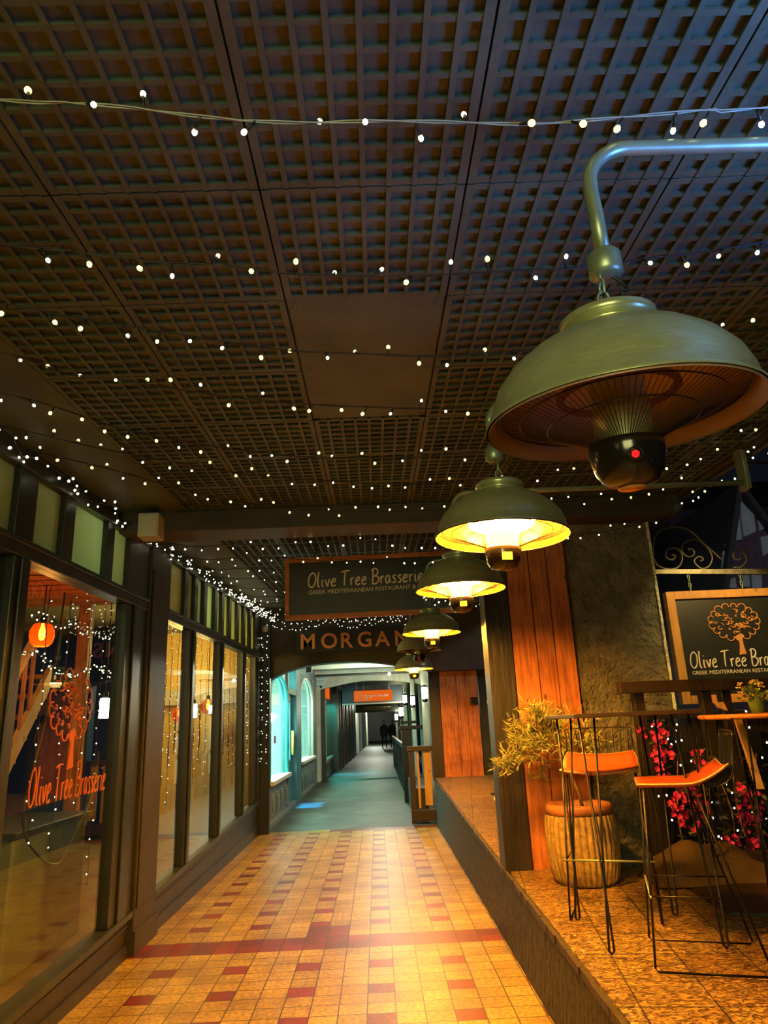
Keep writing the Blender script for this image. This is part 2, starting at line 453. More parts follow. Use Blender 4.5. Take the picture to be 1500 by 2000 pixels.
def text(name, body, size, mat, loc, rot, parent=None, extrude=.002, align='LEFT', offset=0.0, spacing=1.0, shear=0.0):
    cu = D.curves.new(name, 'FONT'); cu.body = body; cu.size = size; cu.extrude = extrude; cu.align_x = align
    cu.offset = offset; cu.space_character = spacing; cu.shear = shear
    cu.materials.append(MATS[mat])
    o = D.objects.new(name, cu); C.objects.link(o); o.location = loc; o.rotation_euler = rot
    me = D.meshes.new_from_object(o); D.objects.remove(o)
    o = D.objects.new(name, me); C.objects.link(o); o.location = loc; o.rotation_euler = rot
    if parent: o.parent = parent
    return o

# handwritten letters as pen strokes in a unit box (x, y); baseline 0, x-height .5, capitals 1
HAND = {
 'O': (.62, [[(.42, .98), (.2, .85), (.06, .5), (.08, .15), (.26, .0), (.46, .12), (.58, .45), (.56, .8), (.40, .96), (.28, .9)]]),
 'l': (.26, [[(.16, 1.0), (.10, .6), (.08, .2), (.12, .02), (.22, .04)]]),
 'i': (.24, [[(.12, .48), (.09, .2), (.13, .02), (.2, .04)], [(.14, .68), (.16, .72)]]),
 'v': (.40, [[(.04, .46), (.12, .2), (.18, .02), (.28, .25), (.36, .5)]]),
 'e': (.42, [[(.06, .24), (.2, .28), (.34, .36), (.30, .5), (.18, .48), (.06, .3), (.06, .1), (.18, .0), (.36, .08)]]),
 'T': (.62, [[(.02, .90), (.3, .97), (.66, .98)], [(.34, .96), (.28, .5), (.24, .0)]]),
 'r': (.34, [[(.06, .48), (.08, .2), (.07, .0)], [(.08, .28), (.16, .44), (.3, .48)]]),
 'B': (.58, [[(.14, .98), (.10, .5), (.06, .0)], [(.02, .9), (.2, 1.02), (.44, .94), (.46, .72), (.32, .56), (.12, .50)], [(.14, .52), (.40, .50), (.54, .30), (.42, .08), (.2, -.02), (.06, .04)]]),
 'a': (.44, [[(.34, .44), (.2, .5), (.06, .36), (.05, .12), (.14, .0), (.26, .1), (.34, .42)], [(.34, .46), (.33, .14), (.42, .02)]]),
 's': (.36, [[(.32, .46), (.2, .5), (.10, .40), (.20, .28), (.28, .14), (.18, .0), (.04, .04)]]),
 'n': (.44, [[(.06, .48), (.08, .0)], [(.08, .26), (.2, .46), (.32, .42), (.34, .0)]]),
}


def hand_text(word, size, gap=.04):
    """pen strokes of a handwritten line, as lists of (u, v), starting at u = 0"""
    out = []; x = 0
    for ch in word:
        if ch == ' ': x += .30 * size; continue
        w_, strokes = HAND[ch]
        for st in strokes: out.append([(x + p * size, q * size) for p, q in smooth2(st)])
        x += (w_ + gap) * size
    return out, x


def smooth2(pts, k=3):
    if len(pts) < 3: return pts
    out = []
    P = [pts[0]] + list(pts) + [pts[-1]]
    for i in range(1, len(P) - 2):
        a, b_, c, d = P[i - 1], P[i], P[i + 1], P[i + 2]
        for j in range(k):
            t = j / k
            out.append(tuple(.5 * (2 * b_[q] + (c[q] - a[q]) * t + (2 * a[q] - 5 * b_[q] + 4 * c[q] - d[q]) * t * t + (3 * b_[q] - a[q] - 3 * c[q] + d[q]) * t ** 3) for q in range(len(a))))
    out.append(tuple(pts[-1]))
    return out


def strokes_mb(strokes, frame, r, n=6):
    mb = MB()
    for st in strokes: mb.tube([frame(u, v) for u, v in st], r, n)
    return mb


def tree_logo(size, seed=3):
    """crown of scribbled curls and a bent trunk; returns curl strokes, trunk outline"""
    rnd = random.Random(seed); st = []
    ell = lambda a, kx, ky: (size * (.5 + kx * math.cos(a)), size * (.62 + ky * math.sin(a)))
    for k in range(17):
        a = 2 * PI * k / 17; cx, cy = ell(a, .43, .29); r = size * rnd.uniform(.055, .08)
        st.append([(cx + r * math.cos(a + t), cy + r * math.sin(a + t)) for t in [-1.9 + .38 * j for j in range(11)]])
    for k in range(46):
        a = rnd.uniform(0, 2 * PI); q = math.sqrt(rnd.uniform(0, .85)); cx, cy = ell(a, .40 * q, .26 * q); r = size * rnd.uniform(.025, .06)
        b0 = rnd.uniform(0, 2 * PI); nn = rnd.choice([5, 7, 10])
        st.append([(cx + r * (1 - .05 * j) * math.cos(b0 + .5 * j), cy + r * .75 * (1 - .05 * j) * math.sin(b0 + .5 * j)) for j in range(nn)])
    trunk = [(.50, .36), (.58, .40), (.64, .36), (.60, .28), (.60, .18), (.63, .02), (.49, .0), (.52, .14), (.53, .24), (.47, .32)]
    return st, [(size * x, size * y) for x, y in trunk]

# gentle slopes of the place: the arcade floor falls away from the viewer against the level rows above it
pz = lambda y: .36 + .027 * y          # terrace deck
cz = lambda y: 2.95 + .045 * y         # ceiling underside
sill = lambda y: .24 + .033 * (y - 4.05)
rail_t = lambda y: 2.585 + .020 * (y - 3.5)
rail_b = lambda y: 2.49 + .020 * (y - 3.5)
tran_t = lambda y: 3.01 + .046 * (y - 3.64)
# measured courses of things strung or drawn in the place (metres)
STRANDS=[
 [(-0.75,1.18,2.84),(-0.62,1.19,2.84),(-0.47,1.20,2.83),(-0.37,1.22,2.83),(-0.24,1.24,2.83),(-0.11,1.25,2.83),(0.06,1.25,2.83),(0.24,1.26,2.83),(0.40,1.27,2.83),(0.56,1.27,2.84),(0.70,1.26,2.84),(0.82,1.26,2.85),(0.93,1.26,2.85)],
 [(-1.00,1.68,2.87),(-0.87,1.70,2.87),(-0.67,1.74,2.86),(-0.54,1.77,2.86),(-0.41,1.78,2.86),(-0.22,1.82,2.85),(-0.01,1.84,2.85),(0.23,1.85,2.85),(0.46,1.85,2.86),(0.62,1.85,2.86),(0.75,1.85,2.87),(0.93,1.83,2.88),(1.05,1.82,2.88),(1.23,1.79,2.89)],
 [(-1.16,2.00,2.90),(-1.02,2.05,2.89),(-0.80,2.14,2.89),(-0.56,2.22,2.88),(-0.28,2.32,2.88),(-0.02,2.36,2.88),(0.27,2.40,2.88),(0.57,2.40,2.89),(0.86,2.39,2.90),(1.15,2.38,2.92),(1.56,2.39,2.95)],
 [(-1.33,2.36,2.93),(-1.17,2.52,2.92),(-0.95,2.57,2.91),(-0.77,2.66,2.91),(-0.51,2.75,2.90),(-0.25,2.82,2.90),(0.01,2.87,2.90),(0.31,2.91,2.90),(0.57,2.91,2.91),(0.89,2.90,2.92),(1.37,2.91,2.96),(1.83,2.93,3.00)],
 [(-1.52,2.75,2.96),(-1.36,2.91,2.96),(-1.18,3.11,2.95),(-0.93,3.27,2.94),(-0.70,3.40,2.94),(-0.32,3.53,2.93),(-0.05,3.57,2.93),(0.31,3.61,2.94),(0.64,3.56,2.94),(1.06,3.56,2.96),(1.65,3.60,3.01),(2.09,3.61,3.06)],
 [(-1.65,3.24,3.00),(-1.42,3.40,2.98),(-1.15,3.57,2.97),(-0.91,3.70,2.96),(-0.65,3.87,2.96),(-0.30,3.96,2.95),(0.13,4.07,2.95),(0.47,4.12,2.96),(0.76,4.11,2.97),(1.28,4.13,3.00),(1.89,4.20,3.06),(2.22,4.06,3.08)],
 [(-1.64,3.63,3.01),(-1.39,3.87,3.00),(-1.17,4.17,3.00),(-0.75,4.51,2.99),(-0.36,4.70,2.99),(0.14,4.79,2.99),(0.65,4.84,3.00),(1.22,4.90,3.03),(1.80,4.92,3.09),(2.24,4.79,3.12)],
]
FENCE_BULBS=[(2.181,1.567),(2.240,1.558),(2.504,1.554),(2.613,1.546),(2.757,1.562),(2.370,1.498),(2.448,1.457),(2.091,1.436),(2.119,1.444),(2.617,1.405),(2.026,1.354),(2.148,1.342),(2.556,1.353),(2.389,1.343),(2.099,1.330),(2.063,1.314),(2.682,1.234),(2.410,1.197),(2.451,1.196),(2.525,1.148),(2.168,1.199),(2.107,1.174),(2.619,1.082),(2.380,1.039),(2.437,1.013),(2.493,0.975),(1.978,0.984),(2.289,0.956),(2.416,0.914),(2.522,0.857),(2.266,0.826),(2.143,0.818),(2.431,0.775),(1.995,0.831),(2.276,0.712),(2.312,0.703),(2.625,0.806),(2.734,1.332),(1.923,1.012),(1.952,1.473)]
PANELS=[
 [(9.81,6.76),(9.57,6.19),(9.53,5.80),(9.81,5.83),(9.86,6.49)],
 [(9.95,6.94),(9.89,6.35),(9.87,5.90),(10.22,6.03),(10.26,6.50),(10.08,6.74)],
 [(10.34,6.41),(10.32,6.05),(10.52,6.13)],
 [(9.48,5.99),(9.33,5.68),(9.45,5.71)],
 [(9.25,5.53),(9.14,5.10),(9.42,5.09),(9.47,5.59)],
 [(10.31,5.88),(10.29,5.35),(10.59,5.57),(10.66,5.94)],
 [(9.16,4.74),(9.44,4.83),(9.44,4.56),(9.14,4.57)],
 [(9.64,4.89),(9.82,4.88),(9.78,4.56),(9.60,4.57)],
 [(9.88,4.91),(10.14,4.87),(10.09,4.53),(9.84,4.54)],
]
SCROLLS=[
 [(2.363,2.801),(2.386,2.933),(2.447,3.020),(2.561,3.045),(2.661,3.034),(2.739,2.979),(2.817,2.879),(2.931,2.749)],
 [(2.361,2.786),(2.380,2.727),(2.447,2.692),(2.533,2.692),(2.587,2.741),(2.602,2.806),(2.580,2.851),(2.532,2.868),(2.485,2.848),(2.465,2.812),(2.475,2.778),(2.516,2.766),(2.545,2.794),(2.516,2.810)],
 [(2.604,2.821),(2.622,2.887),(2.671,2.922),(2.732,2.934),(2.792,2.902),(2.838,2.834),(2.851,2.767),(2.815,2.703),(2.760,2.680),(2.721,2.699),(2.696,2.744),(2.719,2.776),(2.756,2.782),(2.773,2.756),(2.743,2.746)],
 [(2.606,2.835),(2.629,2.798),(2.670,2.785),(2.707,2.809),(2.702,2.846),(2.668,2.855),(2.664,2.837)],
 [(3.012,2.681),(3.077,2.682),(3.129,2.727),(3.133,2.785),(3.097,2.824),(3.051,2.811),(3.027,2.782),(3.040,2.752),(3.074,2.744),(3.090,2.769)],
]
XL, XK, XE = -1.9, .875, 2.40      # shop wall, kerb, eave
BE0, BE1 = 5.23, 5.62              # cross beam
YA = 12.0                          # arch wall

# ------------------------------------------------------------------ floors
struct('floor', MB().box(XL - .05, XK, -3, 12.05, -.15, 0), 'tile_floor', 'cream quarry tile arcade floor with dark red accent tiles', 'floor')
mb = MB()
ys = [12.05, 14, 16, 18, 20, 22.3, 22.4, 25, 28, 32, 36, 40, 48, 60, 75]
zf = lambda y: 0.0 if y < 22.35 else .03 + .05 * math.sin((y - 22) * .8) * .3
for a, b_ in zip(ys, ys[1:]): mb.box(-4, 1.3, a, b_, -.15, zf)
struct('floor_asphalt', mb, 'asphalt', 'dark green-grey asphalt walkway beyond the arch', 'floor')
mb = MB().box(XK + .03, 2.9, -3, 12.6, -.1, lambda y: pz(y))
mb.box(XK - .0, XK + .03, -3, 12.0, -.1, lambda y: pz(y) - .012, 1)
random.seed(4)
y = -2.0                                       # chipped arris of the kerb
while y < 12:
    l = random.uniform(.02, .16); d = random.uniform(.0, .009)
    mb.box(XK - random.uniform(.002, .010), XK + .014, y, y + l, lambda q: pz(q) - .03 - d, lambda q: pz(q) + .003, 2)
    y += l + (random.uniform(0, .02) if random.random() < .3 else 0)
struct('floor_terrace', mb, ['terrace_paving', 'kerb_paint', 'dark_timber_h'], 'raised terrace with worn brown paving and dark kerb face', 'terrace')
struct('ground', MB().box(2.9, 40, -10, 60, -1.2, -1.0), 'street_paving', 'dark street ground outside the arcade', 'ground')

# ------------------------------------------------------------------ coffered ceiling
S = .593
XS = [-.28 + S * k for k in (-2, -1, 0, 1, 2, 3, 4)]
XS[0] = -1.42

def coffers(mb, x0, x1, y0, y1, n=8):
    g, d = .003, .016
    x0 += g; x1 -= g; y0 += g; y1 -= g
    def B(a, b_, c, d_, lo, hi, mi=0): mb.box(a, b_, c, d_, (lambda y: cz(y) + lo), (lambda y: cz(y) + hi), mi)
    B(x0, x1, y0, y1, d, d + .008)
    nx = max(1, round((x1 - x0) / S * n)); ny = max(1, round((y1 - y0) / S * n))
    for i in range(nx + 1):
        wd = .0075 if 0 < i < nx else .012
        cx = x0 + (x1 - x0) * i / nx; cx = min(max(cx, x0 + wd), x1 - wd)
        B(cx - wd, cx + wd, y0, y1, 0, d)
    for i in range(ny + 1):
        wd = .0075 if 0 < i < ny else .012
        cy = y0 + (y1 - y0) * i / ny; cy = min(max(cy, y0 + wd), y1 - wd)
        B(x0, x1, cy - wd, cy + wd, .003, d)

YS = [BE0 - S * k for k in range(12, -1, -1)]
mb = MB()
mb.box(-1.95, 2.45, -3, BE0, lambda y: cz(y) + .026, lambda y: cz(y) + .12)
mb.box(-1.95, XS[0], -3, BE0, lambda y: cz(y) - .0, lambda y: cz(y) + .04)
xs = XS + [XE - .02]
for j in range(len(YS) - 1):
    for i in range(len(xs) - 1):
        a, b_ = xs[i], xs[i + 1]
        if i == 2 and 2.2 < (YS[j] + YS[j + 1]) / 2 < 3.46: continue
        coffers(mb, a, b_, YS[j], YS[j + 1])
struct('ceiling', mb, 'ceiling_paint', 'dark brown coffered ceiling of small square recesses', 'ceiling')
mb = MB()
mb.box(-1.95, 2.45, BE1, YA + .3, lambda y: cz(y) + .026, lambda y: cz(y) + .12)
for (a, b_, c, d_) in ((-1.95, XS[0], BE1, YA), (XS[0], XE, BE1, BE1 + .38)): mb.box(a, b_, c, d_, cz, lambda y: cz(y) + .04)
y0 = BE1 + .38
for j in range(10):
    if y0 + S > YA: break
    for i in range(len(xs) - 1): coffers(mb, xs[i], xs[i + 1], y0, y0 + S)
    y0 += S
mb.box(XS[0], XE, y0, YA, cz, lambda y: cz(y) + .04)
struct('ceiling_far', mb, 'ceiling_paint', 'dark coffered ceiling between the beam and the arch', 'ceiling')
mb = MB().box(XS[2] + .004, XS[3] - .004, YS[7] + .004 if False else 2.27, 3.445, lambda y: cz(y) + .008, lambda y: cz(y) + .03)
for sx in (XS[2] + .03, XS[3] - .03):
    for sy in (2.31, 2.85, 3.41): mb.lathe([(.006, -.004), (.006, .012)], 10, (sx, sy, cz(sy)), cap0=True)
tag(obj('ceiling_panel', mb, 'beam_paint'), 'plain flat screwed panel set into the coffered ceiling', 'panel')
D.objects['ceiling_panel'].data.materials[0] = MATS['ceiling_paint']
mb = MB().box(-1.92, 2.36, BE0, BE1, lambda y: cz(y) - .16, lambda y: cz(y) + .05)
pts = [(.0 + .09 * math.cos(t), .08 * math.sin(t)) for t in [-PI / 2 + PI * k / 8 for k in range(9)]]
vs = [(2.36 + p, yy, cz(BE0) - .08 + q) for yy in (BE0, BE1) for p, q in pts]
mb.add(vs, [tuple(range(9)), tuple(range(17, 8, -1))] + [(i, i + 9, i + 10, i + 1) for i in range(8)])
mb.box(-1.5, 2.44, BE0 - .012, BE0 + .01, lambda y: cz(y) - .018, lambda y: cz(y) + .0, 1)
struct('beam', mb, ['beam_paint', 'frame_paint'], 'dark timber cross beam with a rounded end at the eave', 'beam', bevel=.006)
mb = MB().box(XE - .02, XE + .09, -3, YA + .3, lambda y: cz(y) - .02, lambda y: cz(y) + .16)
mb.tube([(XE + .06, -3, cz(-3) - .03), (XE + .06, 12, cz(12) - .03)], .018, 8)
struct('trim_eave', mb, ['beam_paint'], 'dark eave board along the open side of the ceiling', 'trim')

# ------------------------------------------------------------------ left shop wall
mb = MB()
def seg(mb, y0, y1, z0, z1, x1=XL, x0=XL - .14, mi=0): mb.box(x0, x1, y0, y1, z0, z1, mi)
seg(mb, -3, 5.88, -.05, lambda y: sill(y) - .04, mi=1)
seg(mb, 6.47, YA, -.05, lambda y: sill(y) - .04, mi=1)
seg(mb, -3, YA, lambda y: tran_t(y) - .0, lambda y: cz(y) + .06, mi=0)
for (a, b_) in ((-3, 5.86), (6.5, YA - .1)):      # plinth and bead mouldings
    seg(mb, a, b_, -.05, lambda y: .07 + .3 * (sill(y) - .24), x1=XL + .022, x0=XL, mi=1)
    mb.box(XL, XL + .014, a, b_, lambda y: sill(y) * .60 + .02, lambda y: sill(y) * .60 + .035, 1)
struct('wall_left', mb, ['frame_paint', 'base_board'], 'dark painted timber shopfront wall, panelled below the windows', 'wall', bevel=.004)
mb = MB(); mb.box(XL - .12, XL + .035, 5.92, 6.46, -.02, lambda y: cz(y)); mb.box(XL - .12, XL + .06, 5.90, 6.48, -.02, .16)
mb.box(XL + .035, XL + .047, 5.96, 6.42, .3, 2.9)
struct('pilaster', mb, 'pilaster_paint', 'wide brown painted pilaster between the two shop windows', 'column', bevel=.006)
# long continuous sills and head rails are one piece per bay
def bay(n, y0, y1, mull, trans, label):
    root = sthing('window_%d' % n, label, 'window')
    mb = MB()
    mb.box(XL - .10, XL + .035, y0, y1, lambda y: sill(y) - .045, lambda y: sill(y))
    o = obj('window_sill', mb, 'frame_paint', root, bevel=.006)
    mb = MB(); mb.box(XL - .10, XL + .02, y0, y1, rail_b, rail_t); mb.box(XL, XL + .04, y0, y1, lambda y: rail_t(y) - .03, rail_t)
    obj('transom_rail', mb, 'frame_paint', root, bevel=.005)
    mb = MB(); mb.box(XL - .08, XL + .03, y0, y1, lambda y: tran_t(y) - .035, lambda y: tran_t(y) + .035)
    obj('head_rail', mb, 'frame_dark', root, bevel=.005)
    for a, b_ in mull:
        mb = MB(); mb.box(XL - .08, XL + .012, a, b_, sill, rail_b)
        mb.box(XL + .012, XL + .03, a + (b_ - a) * .3, b_ - (b_ - a) * .3, sill, rail_b)
        obj('mullion', mb, 'frame_dark', root, bevel=.006)
    for a, b_ in trans:
        mb = MB(); mb.box(XL - .07, XL + .015, a, b_, rail_t, lambda y: tran_t(y) - .03)
        obj('transom_bar', mb, 'frame_dark', root, bevel=.005)
    ed = [y0] + [v for m_ in mull for v in m_] + [y1]
    for a, b_ in zip(ed[0::2], ed[1::2]):
        if b_ - a > .02: obj('glass_pane', MB().box(XL - .035, XL - .029, a, b_, sill, rail_b), 'glass_clear', root)
    ed = [y0] + [v for m_ in trans for v in m_] + [y1]
    for a, b_ in zip(ed[0::2], ed[1::2]):
        if b_ - a > .02: obj('frosted_pane', MB().box(XL - .03, XL - .024, a, b_, rail_t, lambda y: tran_t(y) - .03), 'glass_frosted', root)
    return root
win1 = bay(1, -3.0, 5.90, [(-1.6, -1.4), (.3, .5), (2.0, 2.16), (3.68, 3.86), (5.44, 5.90)],
    [(-2.0, -1.85), (-1.1, -.95), (-.2, -.05), (.7, .85), (1.5, 1.65), (2.25, 2.40), (2.95, 3.1), (3.64, 3.85), (4.22, 4.37), (4.93, 5.07), (5.40, 5.90)],
    'large near shop window with frosted transom panes and orange lettering')
win2 = bay(2, 6.46, YA - .12, [(7.36, 7.58), (8.80, 9.02), (10.34, 10.56), (11.42, 11.88)],
    [(6.46, 6.56), (7.06, 7.2), (7.46, 7.6), (7.88, 8.03), (8.42, 8.57), (8.82, 8.97), (9.28, 9.43), (9.83, 9.98), (10.31, 10.46), (10.82, 10.97), (11.33, 11.88)],
    'four-pane shop window beyond the pilaster with curtains of fairy lights')
# glazing beads on the near pane edges
# orange vinyl lettering and tree on the near pane
GX = XL - .040
fr = lambda y0, z0: (lambda u, v: (GX, y0 + u, z0 + v))
st, wd = hand_text('Olive Tree Brasserie', 1.0)
k = 1.16 / wd
st, wd = hand_text('Olive Tree Brasserie', k)
st = [[(u, v * 1.55) for u, v in s_] for s_ in st]
mb = strokes_mb(st, fr(4.20, 1.19), .0055, 6)
L1 = obj('window_lettering', mb, 'orange_pvc', win1)
st, tr_ = tree_logo(.66, 5)
mb = strokes_mb(st, lambda u, v: (GX, 4.36 + u, 1.36 + v * .95), .006, 6)
mb.prism([(4.36 + u, 1.36 + v * .95) for u, v in tr_], 'x', GX - .003, GX + .002)
obj('tree_emblem', mb, 'orange_pvc', win1)
# white electrical box above the pilaster
mb = MB().box(-1.72, -1.57, 5.06, 5.225, 2.95, 3.13); mb.box(-1.71, -1.58, 5.05, 5.06, 2.965, 3.115)
tag(obj('junction_box', mb, 'box_plastic', bevel=.008), 'off-white rectangular cable box fixed to the left end of the dark beam', 'electrical box')

# ------------------------------------------------------------------ shop interior
struct('floor_shop', MB().box(-6.5, XL - .14, -3, 12.2, -.1, .06), 'shop_floor', 'brown floor inside the shop', 'floor')
struct('ceiling_shop', MB().box(-6.5, XL - .14, -3, 12.2, 3.15, 3.25), 'shop_wall', 'dark ceiling inside the shop', 'ceiling')
struct('wall_shop', MB().box(-6.6, -6.4, -3, 12.2, -.1, 3.25).box(-6.5, XL - .14, -3.1, -3, -.1, 3.25), 'shop_wall', 'dull grey-green wall at the back of the shop', 'wall')
struct('wall_shop_yellow', MB().box(-3.75, -3.6, 10.5, 12.05, .06, 3.15), 'reflection_yellow', 'wall inside the far shop window, coloured for a yellow reflection', 'wall')  # yellow of these two walls stands for the pillars mirrored in the glass
struct('wall_shop_end', MB().box(-3.6, XL - .14, 11.95, 12.1, .06, 3.15), 'reflection_yellow', 'end wall of the shop beside the arch, coloured for a yellow reflection', 'wall')
mb = MB().box(-3.6, XL - .15, 11.80, 11.94, 1.98, 2.22)  # pale band put in for the far arch mirrored in the panes
tag(obj('reflection_strip', mb, 'cream_paint'), 'pale strip added on the end wall for a reflection in the glass', 'reflection')
# slatted timber ceiling raft
r_ = thing('slatted_raft', 'orange-lit slatted timber raft under the shop ceiling', 'ceiling panel', (-3.4, 6.1, 2.86))
mb = MB()
for i in range(12): mb.box(-.85, .75, -1.35 + i * .22, -1.35 + i * .22 + .17, 0, .03)
obj('slat', mb, 'pine', r_)['kind'] = 'stuff'
obj('batten', MB().box(-.7, -.64, -1.4, 1.3, .03, .07).box(.5, .56, -1.4, 1.3, .03, .07), 'pine', r_)
# timber staircase
r_ = thing('staircase', 'pine staircase with slanting handrail and balusters inside the shop', 'staircase', (-3.3, 5.6, .06))
rise = 1.16
for i in range(11):
    yy = i * .17; zz = .12 + i * .17 * rise
    obj('tread', MB().box(-1.0, 0, yy, yy + .22, zz - .02, zz + .02), 'pine_h', r_)
mb = MB(); mb.hexa([(.0, 0, -.0), (.05, 0, -.0), (.05, 1.7, 1.7 * rise), (0, 1.7, 1.7 * rise), (0, 0, .2), (.05, 0, .2), (.05, 1.7, 1.7 * rise + .22), (0, 1.7, 1.7 * rise + .22)])
obj('stringer', mb, 'pine_pale', r_)
mb = MB(); mb.hexa([(-.01, .1, .98), (.06, .1, .98), (.06, 1.5, .84 + 1.5 * rise), (-.01, 1.5, .84 + 1.5 * rise), (-.01, .1, 1.06), (.06, .1, 1.06), (.06, 1.5, .92 + 1.5 * rise), (-.01, 1.5, .92 + 1.5 * rise)])
obj('handrail', mb, 'pine_pale', r_)
for i in range(9):
    yy = .16 + i * .145
    obj('baluster', MB().box(.01, .04, yy, yy + .03, .12 + yy * rise, .88 + yy * rise), 'pine', r_)
obj('newel_post', MB().box(-.03, .07, .0, .1, 0, 1.2), 'pine', r_, bevel=.01)
# interior posts
for i, (x, y, mt, lb) in enumerate([(-3.05, 7.55, 'pine', 'pale timber post beside the shop staircase'), (-2.7, 8.6, 'dark_timber', 'dark timber post at the end of the staircase')]):
    tag(obj('timber_post', MB().box(x - .06, x + .06, y - .06, y + .06, .06, 3.15), mt, bevel=.006), lb, 'post')
# shop furniture: low counter, folding board, carton
r_ = thing('low_counter', 'grey-green low counter behind the orange window lettering', 'counter', (-2.75, 5.6, .06))
obj('counter_body', MB().box(-.3, .3, -.45, .8, 0, .86), 'shop_grey_paint', r_, bevel=.01)
obj('counter_top', MB().box(-.34, .34, -.5, .85, .86, .90), 'frame_paint', r_, bevel=.006)
r_ = thing('cardboard_carton', 'pale cardboard carton lying low inside the near window', 'box', (-2.95, 5.15, .06), .1)
obj('carton_body', MB().box(-.26, .26, -.32, .30, 0, .34), 'pine_pale', r_)
obj('carton_lid', MB().box(-.28, .28, -.34, .32, .34, .37), 'cream_paint', r_)
D.objects['cardboard_carton'].location = (-2.75, 4.8, .06)
# first pendant is real; the others are added in place of glass reflections
def pendant(loc, lab, group=None, drop=.55, warm=True):
    r_ = thing('pendant_lamp', lab, 'lamp', loc)
    obj('cord', MB().tube([(0, 0, .12), (0, 0, 3.15 - loc[2])], .006, 6), 'cable_black', r_)
    obj('cap', MB().lathe([(.02, .09), (.028, .10), (.028, .14), (.012, .155)], 14, cap0=True, cap1=True), 'black_metal', r_)
    if warm:
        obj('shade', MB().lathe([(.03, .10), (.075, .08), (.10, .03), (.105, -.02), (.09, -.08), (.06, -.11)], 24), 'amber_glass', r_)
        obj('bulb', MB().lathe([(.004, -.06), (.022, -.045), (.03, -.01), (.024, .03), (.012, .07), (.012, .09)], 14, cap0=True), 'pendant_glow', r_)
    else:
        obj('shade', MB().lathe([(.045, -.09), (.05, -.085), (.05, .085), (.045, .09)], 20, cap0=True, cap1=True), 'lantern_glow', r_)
    return r_
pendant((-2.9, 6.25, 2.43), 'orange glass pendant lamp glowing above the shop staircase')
lamp('pendant_light', 'POINT', (-2.9, 6.25, 2.30), 16, (1, .45, .10), .07)
pendant((-2.55, 6.90, 1.80), 'white cylinder pendant added for a reflection right of the orange tree emblem', warm=False)
pendant((-2.6, 9.75, 1.80), 'orange glass pendant lamp added low for a reflection in the first far pane')
pendant((-2.5, 10.04, 1.83), 'white cylinder pendant added for a reflection beside the low orange pendant', warm=False)
pendant((-2.5, 10.9, 1.92), 'orange glass pendant lamp added for a reflection in the second far pane')
pendant((-2.5, 11.6, 1.95), 'white cylinder pendant added for a reflection in the third far pane', warm=False)
lamp('transom_light', 'POINT', (-2.4, 4.9, 2.95), 7, (.85, 1.0, .68), .08)  # two unseen lights added to brighten the frosted transom panes
lamp('transom_light_far', 'POINT', (-2.4, 8.2, 3.0), 6, (.85, 1.0, .68), .08)
lamp('shop_light', 'POINT', (-2.6, 9.4, 2.55), 110, (1, .62, .16), .12)
lamp('shop_light_far', 'POINT', (-2.7, 11.2, 2.5), 50, (1, .62, .16), .12)
lamp('shop_light_low', 'POINT', (-4.6, 5.6, 2.3), 14, (1, .52, .15), .15)
lamp('shop_light_near', 'POINT', (-3.4, 3.6, 2.7), 4, (1, .66, .3), .15)
# black cable loop behind the near pane
pts = smooth2([(XL - .09, 4.55, 2.45), (XL - .09, 4.50, 2.0), (XL - .09, 4.42, 1.6), (XL - .09, 4.28, 1.25), (XL - .09, 4.31, 1.05), (XL - .09, 4.52, .90), (XL - .09, 4.72, .82), (XL - .09, 4.86, .83), (XL - .09, 5.0, .95), (XL - .09, 5.25, 1.15), (XL - .09, 5.33, 1.45)], 5)
tag(obj('power_cable', MB().tube(pts, .0075, 8), 'cable_black'), 'black cable hanging in a deep loop behind the near window', 'cable')

# ------------------------------------------------------------------ arch wall
def arch(name, pts, x0, x1, y0, y1, top, mat, label, cat='arch'):
    """pts: soffit outline from left to right (x, z), wall above it to top"""
    mb = MB(); P = [(x0, pts[0][1])] + pts + [(x1, pts[-1][1])] if x0 < pts[0][0] else pts
    for (a, za), (b_, zb) in zip(pts, pts[1:]):
        mb.hexa([(a, y0, za), (b_, y0, zb), (b_, y1, zb), (a, y1, za), (a, y0, top), (b_, y0, top), (b_, y1, top), (a, y1, top)])
    return mb
A1 = smooth2([(-1.80, 2.31), (-1.47, 2.455), (-1.04, 2.545), (-.5, 2.575), (-.1, 2.555), (.4, 2.475), (.86, 2.36)], 4)
mb = arch('', A1, 0, 0, YA, YA + .3, 3.56, 0, '')
mb.box(-2.0, -1.80, YA, YA + .3, -.02, 3.56)
mb.box(.86, 2.4, YA, YA + .3, 2.36, 3.56)
struct('wall_arch', mb, 'arch_paint', 'brown-grey wall over a shallow arched opening', 'wall')
tag(obj('corner_post', MB().box(-1.9, -1.73, YA - .13, YA, 0, lambda y: cz(y)), 'frame_dark', bevel=.005), 'near-black corner post at the left of the arch', 'post')
# copper marquee letters on a black board
r_ = thing('marquee_sign', 'black board with copper capital letters reading MORGAN over the arch', 'sign', (-1.31, YA - .06, 2.745))
obj('board', MB().box(0, 2.35, -.03, .05, 0, .36), 'slate_board', r_, bevel=.004)
x = .07
for ch in 'MORGANS':
    wdt = {'M': .30, 'O': .27, 'R': .24, 'G': .26, 'A': .26, 'N': .26, 'S': .22}[ch]
    t = text('letter', ch, .345, 'letter_copper', (x, -.045, .055), (PI / 2, 0, 0), r_, extrude=.014, offset=.006)
    x += wdt + .048
# little dome camera at the corner
r_ = thing('security_camera', 'small pale dome camera at the top of the corner post', 'camera', (-1.80, YA - .22, 3.16))
obj('dome', MB().sphere((0, 0, -.02), .055, 10), 'cream_paint', r_); obj('bracket', MB().box(-.03, .03, .0, .1, 0, .04), 'frame_dark', r_)
